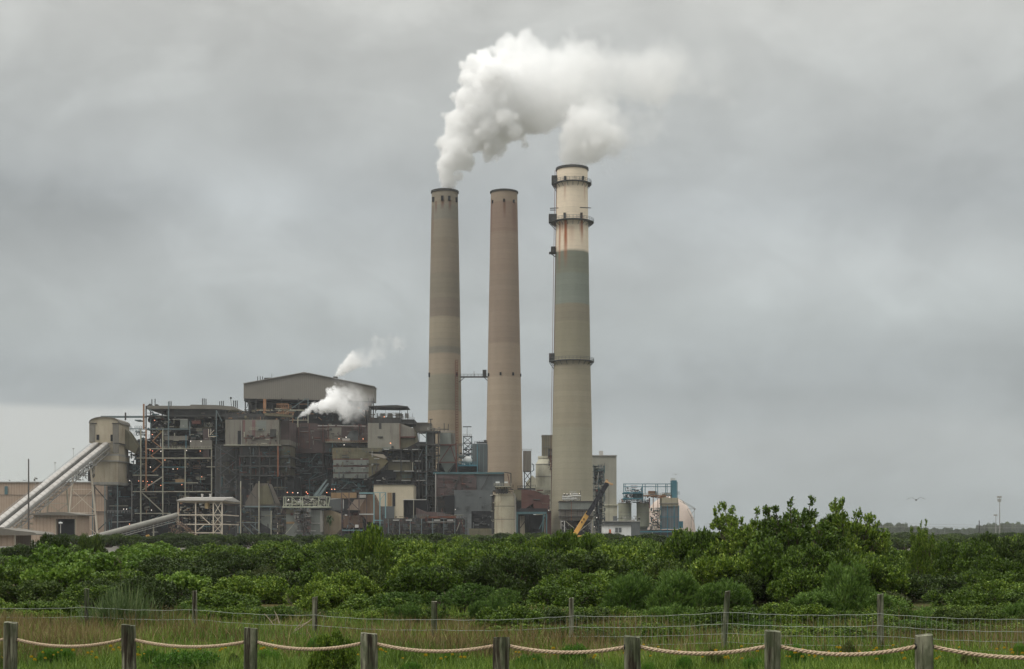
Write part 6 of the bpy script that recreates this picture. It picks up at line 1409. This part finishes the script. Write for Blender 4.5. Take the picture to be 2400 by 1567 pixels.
# ------------------------------------------------------------------ rope fence in front
def wood_mat():
    m = bpy.data.materials.new('weathered_post_wood'); m.use_nodes = True; nt = m.node_tree; b = nt.nodes['Principled BSDF']; b.inputs['Roughness'].default_value = .85; b.inputs['Specular IOR Level'].default_value = .2
    g = nt.nodes.new('ShaderNodeNewGeometry'); x, y, z = xyz(nt, g.outputs['Position']); oi = nt.nodes.new('ShaderNodeObjectInfo'); rr = X_(nt, oi.outputs['Random'])
    v = comb(nt, x * 14.0, y * 14.0, z * .9 + rr * 9.0); n1 = noise(nt, v, 1.0, 6, .65, .2); n2 = noise(nt, comb(nt, x * 3.0, y * 3.0, z * 1.6 + rr * 5.0), 1.0, 5, .65); n3 = noise(nt, comb(nt, x * 40.0, y * 40.0, z * 2.0), 1.0, 4, .7)
    c = mixc(nt, n1.ss(.35, .62), C(52, 48, 38), C(134, 134, 114)); c = mixc(nt, n2.ss(.42, .62) * .75, c, C(60, 70, 46)); c = mixc(nt, (n1 * .6 + n2 * .4 + rr * .14).ss(.56, .44) * .85, c, C(42, 34, 26)); c = mixc(nt, n3.ss(.54, .66) * .8, c, C(28, 24, 20))
    nt.links.new(c, b.inputs['Base Color']); bp = nt.nodes.new('ShaderNodeBump'); bp.inputs['Strength'].default_value = .6; bp.inputs['Distance'].default_value = .01; nt.links.new(n3.o, bp.inputs['Height']); nt.links.new(bp.outputs[0], b.inputs['Normal']); return m
wood = wood_mat()


def post_mesh(c, r, z0, z1, seed, lean=(0, 0), n=40, rings=26, notch=.012):
    rg = random.Random(seed); mb = MB(); vs = []; ph = [rg.uniform(0, 6.28) for _ in range(6)]
    cr = [rg.uniform(0, 6.28) for _ in range(5)]
    for k_ in range(rings):
        t = k_ / (rings - 1); z = z0 + (z1 - z0) * t
        for j in range(n):
            a = 2 * math.pi * j / n; rr = r * (1 + .03 * math.sin(2 * a + ph[0] + t) + .018 * math.sin(5 * a + ph[1] + 2 * t) + .012 * math.sin(9 * a + ph[2]) + rg.uniform(-.006, .006))
            for q in cr:
                dd = abs((a - q - .12 * math.sin(3 * t + q) + math.pi) % (2 * math.pi) - math.pi)
                if dd < .12: rr -= notch * (1 - dd / .12) * (.4 + .6 * t)
            if k_ == rings - 1: rr *= .965
            vs.append((c[0] + rr * math.cos(a) + lean[0] * (t - 1) * (z1 - z0), c[1] + rr * math.sin(a), z + (.010 * math.sin(a + ph[4]) + .004 * math.sin(3 * a) if k_ >= rings - 2 else 0)))
    fs = [(k_ * n + j, k_ * n + (j + 1) % n, (k_ + 1) * n + (j + 1) % n, (k_ + 1) * n + j) for k_ in range(rings - 1) for j in range(n)]
    o = len(vs); vs.append((c[0], c[1], z1 + .004)); fs += [((rings - 1) * n + j, (rings - 1) * n + (j + 1) % n, o) for j in range(n)]
    mb.add(vs, fs); return mb


RP = [(25.5, 1457, 31, 21.3), (301, 1463, 32, 20.4), (588, 1470.5, 32, 19.4), (864.5, 1483, 39, 18.4), (1175.3, 1492, 39.5, 17.6), (1481.5, 1490, 39, 17.0), (1811, 1477, 36.5, 16.4), (2165.5, 1486.5, 42, 15.7)]
att = [(1496, 1497), (1497, 1498), (1503, 1503), (1506, 1507), (1512, 1512), (1515, 1514), (1513, 1513), (1513, 1513)]
RF = Thing('rope_fence', 'rope strung through weathered round wooden posts across the foreground', 'fence', 1200, 18)
pcs = []
for i, (px, yt, w_, Y) in enumerate(RP):
    r = w_ / 2 * Y / F; c0 = (pX(px, Y), Y); pcs.append((c0, r)); mb = post_mesh(c0, r, ground_z(*c0) - .1, pZ(yt, Y), 200 + i, lean=((.015, -.02, .012, -.01, .02, -.015, .01, -.012)[i], 0))
    RF.put('post', wood, mb, smooth=True, label=('weathered greenish wooden post, ' + ('leftmost of the row', 'second from the left', 'third from the left', 'pale peeling one left of centre', 'dark green flat-topped one at centre', 'dark brown one right of centre', 'streaky one with bark edge', 'pale grey-green one at the right')[i]))
rope_m = bpy.data.materials.new('pinkish_twisted_rope'); rope_m.use_nodes = True; nt = rope_m.node_tree; b = nt.nodes['Principled BSDF']; b.inputs['Roughness'].default_value = .85
g = nt.nodes.new('ShaderNodeNewGeometry'); nn = noise(nt, g.outputs['Position'], 60.0, 3, .6); n2_ = noise(nt, g.outputs['Position'], 2.0, 3, .6)
cc = mixc(nt, nn.ss(.3, .7), C(142, 122, 100), C(192, 172, 146)); cc = mixc(nt, n2_.ss(.5, .7) * .3, cc, C(140, 118, 92)); nt.links.new(cc, b.inputs['Base Color'])
def rope(pa, pb, sag, ph0=0.0):
    mb = MB(); Lr = (pb - pa).length; n = int(Lr / .022) + 2; pitch = .16
    for s_ in range(3):
        vs = []; m_ = 7
        for i in range(n):
            t = i / (n - 1); c0 = pa.lerp(pb, t) + Vector((0, 0, -4 * sag * t * (1 - t))); tg = ((pb - pa) + Vector((0, 0, -4 * sag * (1 - 2 * t)))).normalized()
            a_ = tg.cross(Vector((0, 0, 1))).normalized(); b_ = a_.cross(tg).normalized(); th = 2 * math.pi * (t * Lr / pitch + s_ / 3) + ph0
            c1 = c0 + (a_ * math.cos(th) + b_ * math.sin(th)) * .0122
            vs += [c1 + (a_ * math.cos(2 * math.pi * j / m_) + b_ * math.sin(2 * math.pi * j / m_)) * .0138 for j in range(m_)]
        mb.add(vs, [(i * m_ + j, i * m_ + (j + 1) % m_, (i + 1) * m_ + (j + 1) % m_, (i + 1) * m_ + j) for i in range(n - 1) for j in range(m_)])
    RF.put('rope', rope_m, mb, smooth=True)
ends = []
for i, ((c0, r), (yl, yr), (px, yt, w_, Y)) in enumerate(zip(pcs, att, RP)):
    ends.append((Vector((c0[0] - r * .8, Y, pZ(yl, Y))), Vector((c0[0] + r * .8, Y, pZ(yr, Y)))))
sags = [.105, .085, .09, .085, .075, .085, .095]
for i in range(7): rope(ends[i][1], ends[i + 1][0], sags[i])
rope(Vector((pcs[0][0][0] - 1.8, 22.3, ends[0][0].z + .02)), ends[0][0], .1); rope(ends[7][1], Vector((pcs[7][0][0] + 1.75, 15.1, ends[7][1].z + .0)), .10)
for i, (px, yt, w_, Y) in enumerate(RP):
    mb = MB(); r = pcs[i][1]; z = (ends[i][0].z + ends[i][1].z) / 2
    mb.cyl((pcs[i][0][0] - r * 1.0, Y, z), (pcs[i][0][0] - r * .86, Y, z), .034, n=14); mb.cyl((pcs[i][0][0] + r * .86, Y, z), (pcs[i][0][0] + r * 1.0, Y, z), .034, n=14); RF.put('rope_hole', black, mb)

# ------------------------------------------------------------------ wire fence behind
WP = [(203.5, 1378, 11, 36, 0), (456, 1383, 12, 34.5, 0), (738, 1398, 12.5, 33, 0), (1017.5, 1408, 13.3, 31.8, 0), (1339, 1400, 11, 30.6, 0), (1705.5, 1384, 13, 29.2, .07), (2063.5, 1391, 15, 28, 0)]
WT = [(0, 1421), (203, 1421), (456, 1427), (738, 1440), (1017, 1450), (1339, 1442), (1705, 1433), (2063, 1437), (2400, 1447)]
WF = Thing('wire_fence', 'sagging wire mesh fence on thin grey wooden posts in front of the thicket', 'fence', 1200, 31)
wm = M('thin_galvanised_wire', C(150, 156, 148), dirt=C(110, 112, 102), streak=.3, metal=.2, rough=.5)
fence_pts = []
def fY(px):
    xs = [-60] + [p[0] for p in WP] + [2460]; ysx = [37.3] + [p[3] for p in WP] + [26.9]
    return float(np.interp(px, xs, ysx))
for i, (px, yt, w_, Y, ln) in enumerate(WP):
    c0 = (pX(px, Y), Y); mb = post_mesh(c0, w_ / 2 * Y / F, ground_z(*c0) - .1, pZ(yt, Y), 300 + i, lean=(ln, 0), n=20, rings=12, notch=.006); WF.put('post', wood, mb, smooth=True)
xs, yt_ = [a for a, _ in WT], [b for _, b in WT]; xs = [-60] + xs[1:-1] + [2460]; yt_ = [1421] + yt_[1:-1] + [1449]
for row, dz in enumerate((0, .235, .44, .62, .79)):
    mb = MB(); pts = []
    for i in range(121):
        px = -60 + 2520 * i / 120; Y = fY(px) - .07
        j = np.searchsorted(xs, px); j = min(max(j, 1), len(xs) - 1); t = (px - xs[j - 1]) / (xs[j] - xs[j - 1])
        z = pZ(float(np.interp(px, xs, yt_)), Y) - dz - .045 * 4 * t * (1 - t) * (1 if row < 2 else .7) + .006 * math.sin(i * 1.7 + row)
        pts.append(Vector((pX(px, Y), Y, z)))
    mb.tube(pts, .0042 if row < 2 else .0034, 4); WF.put('line_wire', wm, mb)
    if row == 0: top_pts = pts
    if row == 4: bot_pts = pts
mb = MB(); rg = random.Random(8)
i = 0.0
while i < 119:
    k_ = int(i); t = i - k_; a = top_pts[k_].lerp(top_pts[k_ + 1], t); b_ = bot_pts[k_].lerp(bot_pts[k_ + 1], t)
    a = a + Vector((0, 0, -.235)) if a.x < 8 * 0 and rg.random() < .5 else a
    mb.beam(a, b_ + Vector((rg.uniform(-.03, .03), 0, 0)), .0036); i += .60
WF.put('mesh_stays', wm, mb)

# ------------------------------------------------------------------ steam
def curve_node(nt, x, pts):
    n = nt.nodes.new('ShaderNodeFloatCurve'); nt.links.new(x.o, n.inputs['Value']); cv = n.mapping.curves[0]
    cv.points[0].location = pts[0]; cv.points[1].location = pts[-1]
    for p in pts[1:-1]: cv.points.new(*p)
    for p in cv.points: p.handle_type = 'AUTO_CLAMPED'
    n.mapping.update(); return X_(nt, n.outputs[0])


def plume(name, label, Y, pts, theta, vox, seed, dens=0.10, sizes=(16, 7, 3), warp=3.0, depth_k=1.0, parent=None, step_soft=None, albedo=1.0, mats=None, amp=.62):
    """volume steam along an axis; pts = [(px, py, radius px, density 0..1, softness px)]; local frame rotated by theta in the XZ plane"""
    k = Y / F; base = P(pts[0][0], pts[0][1], Y); ct, st = math.cos(R(theta)), math.sin(R(theta))
    S, N_, Rr, Dn, Sf = [], [], [], [], []
    for px, py, r, dn, sf in pts:
        v = P(px, py, Y) - base; S.append(v.x * ct + v.z * st); N_.append(-v.x * st + v.z * ct); Rr.append(r * k); Dn.append(dn); Sf.append(sf * k)
    s0, s1 = S[0] - Rr[0] * .2, S[-1]; n0, n1 = min(N_), max(N_) + 1e-3; rm, sm = max(Rr), max(Sf)
    vol = bpy.data.volumes.new(name); ob = bpy.data.objects.new(name, vol); sc.collection.objects.link(ob); ob.location = base
    tag(ob, label, 'steam')
    m = bpy.data.materials.new('steam_' + str(seed)); m.use_nodes = True; nt = m.node_tree; nt.nodes.clear(); out = nt.nodes.new('ShaderNodeOutputMaterial'); pv = nt.nodes.new('ShaderNodeVolumePrincipled')
    pv.inputs['Color'].default_value = (albedo, albedo, albedo, 1); pv.inputs['Density'].default_value = dens; pv.inputs['Anisotropy'].default_value = 0.0
    nt.links.new(pv.outputs[0], out.inputs['Volume']); vol.materials.append(m)
    ng = bpy.data.node_groups.new(name + '_field', 'GeometryNodeTree'); ng.interface.new_socket('Geometry', in_out='OUTPUT', socket_type='NodeSocketGeometry')
    go = ng.nodes.new('NodeGroupOutput'); vc = ng.nodes.new('GeometryNodeVolumeCube'); pos = ng.nodes.new('GeometryNodeInputPosition')
    mat = ng.nodes.new('GeometryNodeSetMaterial'); mat.inputs['Material'].default_value = m; ng.links.new(vc.outputs[0], mat.inputs[0]); ng.links.new(mat.outputs[0], go.inputs[0])
    xs_ = [s * ct - n * st for s, n in zip(S, N_)]; zs_ = [s * st + n * ct for s, n in zip(S, N_)]; pad = 1.35
    lo = (min(x - r * pad for x, r in zip(xs_, Rr)), -max(Rr) * depth_k * 1.3, min(z - r * pad for z, r in zip(zs_, Rr)))
    hi = (max(x + r * pad for x, r in zip(xs_, Rr)), max(Rr) * depth_k * 1.3, max(z + r * pad for z, r in zip(zs_, Rr)))
    vc.inputs['Min'].default_value = lo; vc.inputs['Max'].default_value = hi
    for ax, i in (('X', 0), ('Y', 1), ('Z', 2)): vc.inputs['Resolution ' + ax].default_value = max(8, int((hi[i] - lo[i]) / vox))
    vc.inputs['Background'].default_value = 0.0
    def nz(scale, out_i, off):
        n = ng.nodes.new('ShaderNodeTexNoise'); mp = ng.nodes.new('ShaderNodeVectorMath'); mp.operation = 'ADD'; ng.links.new(pos.outputs[0], mp.inputs[0]); mp.inputs[1].default_value = (off, off * .7, off * 1.3)
        ng.links.new(mp.outputs[0], n.inputs['Vector']); n.inputs['Scale'].default_value = scale; n.inputs['Detail'].default_value = 3; return n.outputs[out_i]
    wv = xyz(ng, nz(1.0 / (sizes[0] * 1.3), 1, seed)); x, y, z = xyz(ng, pos.outputs[0])
    x0_, z0_ = x, z
    sraw = (x * ct + z * st - s0) / (s1 - s0); sr = sraw.clamp()
    rc = curve_node(ng, sr, [((s - s0) / (s1 - s0), r / rm) for s, r in zip(S, Rr)]) * rm
    wa = (rc / sizes[0]).mn(1.0) * warp
    x = x + (wv[0] - .5) * 2 * wa; y = y + (wv[1] - .5) * 2 * wa; z = z + (wv[2] - .5) * 2 * wa
    s_ = (x * ct + z * st - s0) / (s1 - s0); s_c = s_.clamp(); n_ = x * (-st) + z * ct
    nc = curve_node(ng, s_c, [((s - s0) / (s1 - s0), (n - n0) / (n1 - n0)) for s, n in zip(S, N_)]) * (n1 - n0) + n0
    dc = curve_node(ng, s_c, [((s - s0) / (s1 - s0), d) for s, d in zip(S, Dn)]); sf = curve_node(ng, s_c, [((s - s0) / (s1 - s0), q / sm) for s, q in zip(S, Sf)]) * sm
    dn = (n_ - nc); dy = y / depth_k; over = ((s_ - 1.0) * (s1 - s0)).mx(0.0); dist = (dn * dn + dy * dy + over * over).sqrt()
    f = rc * .80 - dist
    for q, sz in enumerate(sizes):
        vn = ng.nodes.new('ShaderNodeTexVoronoi'); vn.feature = 'SMOOTH_F1' if q == 0 else 'F1'
        mp = ng.nodes.new('ShaderNodeVectorMath'); mp.operation = 'ADD'; ng.links.new(comb(ng, x0_ * .6 + x * .4, y, z0_ * .6 + z * .4), mp.inputs[0]); mp.inputs[1].default_value = (seed * 3.1 + q * 11,) * 3
        ng.links.new(mp.outputs[0], vn.inputs['Vector']); vn.inputs['Scale'].default_value = 1.0 / sz
        a = (rc * .55).mn(sz * amp); f = f + (0.52 - X_(ng, vn.outputs['Distance'])) * a * (1.55, 1.75, 1.5)[q]
    fb = ng.nodes.new('ShaderNodeTexNoise'); ng.links.new(pos.outputs[0], fb.inputs['Vector']); fb.inputs['Scale'].default_value = 1.0 / (sizes[1] * 1.2); fb.inputs['Detail'].default_value = 5; fb.inputs['Roughness'].default_value = .6
    fbn = X_(ng, fb.outputs[0]) - .5; f = f + fbn * (sf * 1.6 + .6 + rc * .22)
    d = (f / sf.mx(.25)).clamp(); d = d * d * (3.0 - d * 2.0) if False else d.pw(1.4)
    big = ng.nodes.new('ShaderNodeTexNoise'); ng.links.new(pos.outputs[0], big.inputs['Vector']); big.inputs['Scale'].default_value = 1.0 / (sizes[0] * 1.6); big.inputs['Detail'].default_value = 4
    patch = X_(ng, big.outputs[0]).ss(.38, .62); loose = ((sf * 2.2) / (rc + .01)).mn(1.0)
    d = d * (1.0 - loose * (1.0 - patch) * .92) * dc
    d = d * sraw.ss(-.001, .002)
    ng.links.new(d.o, vc.inputs['Density'])
    md = ob.modifiers.new('field', 'NODES'); md.node_group = ng
    return ob


plume('steam_plume', 'broad bright white steam plume drifting right from the left chimney', Y1,
      [(1042, 440, 24, .9, 1.2), (1045, 405, 34, 1, 1.2), (1052, 370, 46, 1, 1.2), (1075, 325, 64, 1, 1.5), (1115, 278, 84, 1, 1.8), (1165, 235, 98, 1, 2.5), (1230, 208, 110, .55, 7), (1310, 192, 116, .28, 18), (1400, 178, 114, .17, 30), (1500, 168, 108, .12, 40), (1600, 162, 98, .085, 46), (1740, 172, 72, .0, 46)],
      32, .85, 3, dens=.42, sizes=(19, 8.5, 3.8), warp=5.0, amp=.95, albedo=.99)
plume('steam_puff', 'rounded upper billow of steam standing above the left plume', Y1 + 12,
      [(1160, 235, 44, .5, 4), (1178, 190, 56, .5, 4), (1200, 150, 58, .4, 6), (1240, 118, 44, .14, 20), (1330, 105, 34, .0, 30)], 55, .95, 11, dens=.36, sizes=(14, 6.5, 3), warp=5.0, amp=.95, albedo=.99)
plume('steam_puff', 'greyer rounded steam billow rising behind the top of the right chimney', Y3 + 45,
      [(1322, 378, 30, .5, 3), (1345, 348, 50, .7, 3), (1388, 310, 80, .55, 5), (1432, 296, 76, .28, 14), (1490, 285, 66, .12, 30), (1600, 285, 46, .0, 40)], 32, .95, 7, dens=.32, sizes=(15, 6.5, 3.2), warp=5.0, amp=.95, albedo=.985)
plume('steam_wisp', 'very faint wisp of steam drifting from the middle chimney', Y2,
      [(1182, 442, 22, .15, 14), (1205, 410, 36, .2, 24), (1260, 380, 50, .2, 40), (1330, 350, 60, .12, 50), (1400, 330, 60, .0, 50)], 30, 1.8, 5, dens=.05, sizes=(15, 7, 4), warp=5.0)
plume('steam_jet', 'dense white steam jet blowing right from a small pipe before the penthouse', 606,
      [(698, 977, 2, 1, .4), (716, 966, 7, 1, .4), (740, 953, 11, 1, .6), (768, 945, 18, .9, 1.2), (795, 950, 32, .35, 5), (822, 958, 42, .14, 14), (850, 950, 40, .06, 20), (885, 935, 28, .0, 16)], 12, .42, 9, dens=1.2, sizes=(5.5, 2.6, 1.2), warp=2.2, amp=1.0)
plume('steam_puff', 'upper lump of the dense steam jet in front of the penthouse wall', 608,
      [(768, 942, 14, .8, 1), (780, 924, 20, .8, 1.4), (800, 916, 26, .3, 5), (832, 918, 34, .09, 14), (870, 922, 26, .0, 14)], 30, .45, 19, dens=.9, sizes=(5.5, 2.6, 1.3), warp=2.2, amp=1.0)
plume('steam_wisp', 'thin veil of steam joining the jet to the roof vent trail', 612,
      [(840, 935, 20, .5, 8), (815, 905, 26, .4, 12), (790, 885, 18, .3, 10), (780, 868, 10, .0, 8)], 130, .7, 29, dens=.1, sizes=(5, 2.6, 1.3), warp=2.2)
plume('steam_wisp', 'small trail of white steam rising right from the penthouse roof vent', 655,
      [(784, 884, 4, .9, .5), (800, 868, 10, 1, .8), (822, 850, 16, .8, 2), (850, 838, 26, .22, 8), (885, 818, 32, .12, 14), (918, 804, 30, .12, 14), (955, 792, 16, .0, 10)], 35, .55, 13, dens=.8, sizes=(6, 2.8, 1.4), warp=2.4, amp=1.0)

# ------------------------------------------------------------------ haze
mb = MB(); mb.box(-3700, 3700, -70, 3700, -1.0, 340); hm = bpy.data.materials.new('pale_damp_air'); hm.use_nodes = True; nt = hm.node_tree; nt.nodes.clear()
ho = nt.nodes.new('ShaderNodeOutputMaterial'); hv = nt.nodes.new('ShaderNodeVolumePrincipled'); nt.links.new(hv.outputs[0], ho.inputs['Volume']); hv.inputs['Density'].default_value = .00008; hv.inputs['Color'].default_value = (.93, .96, 1.0, 1)
hz = mb.build('haze', hm); tag(hz, 'thin pale damp air over the whole place', 'haze', kind='stuff')
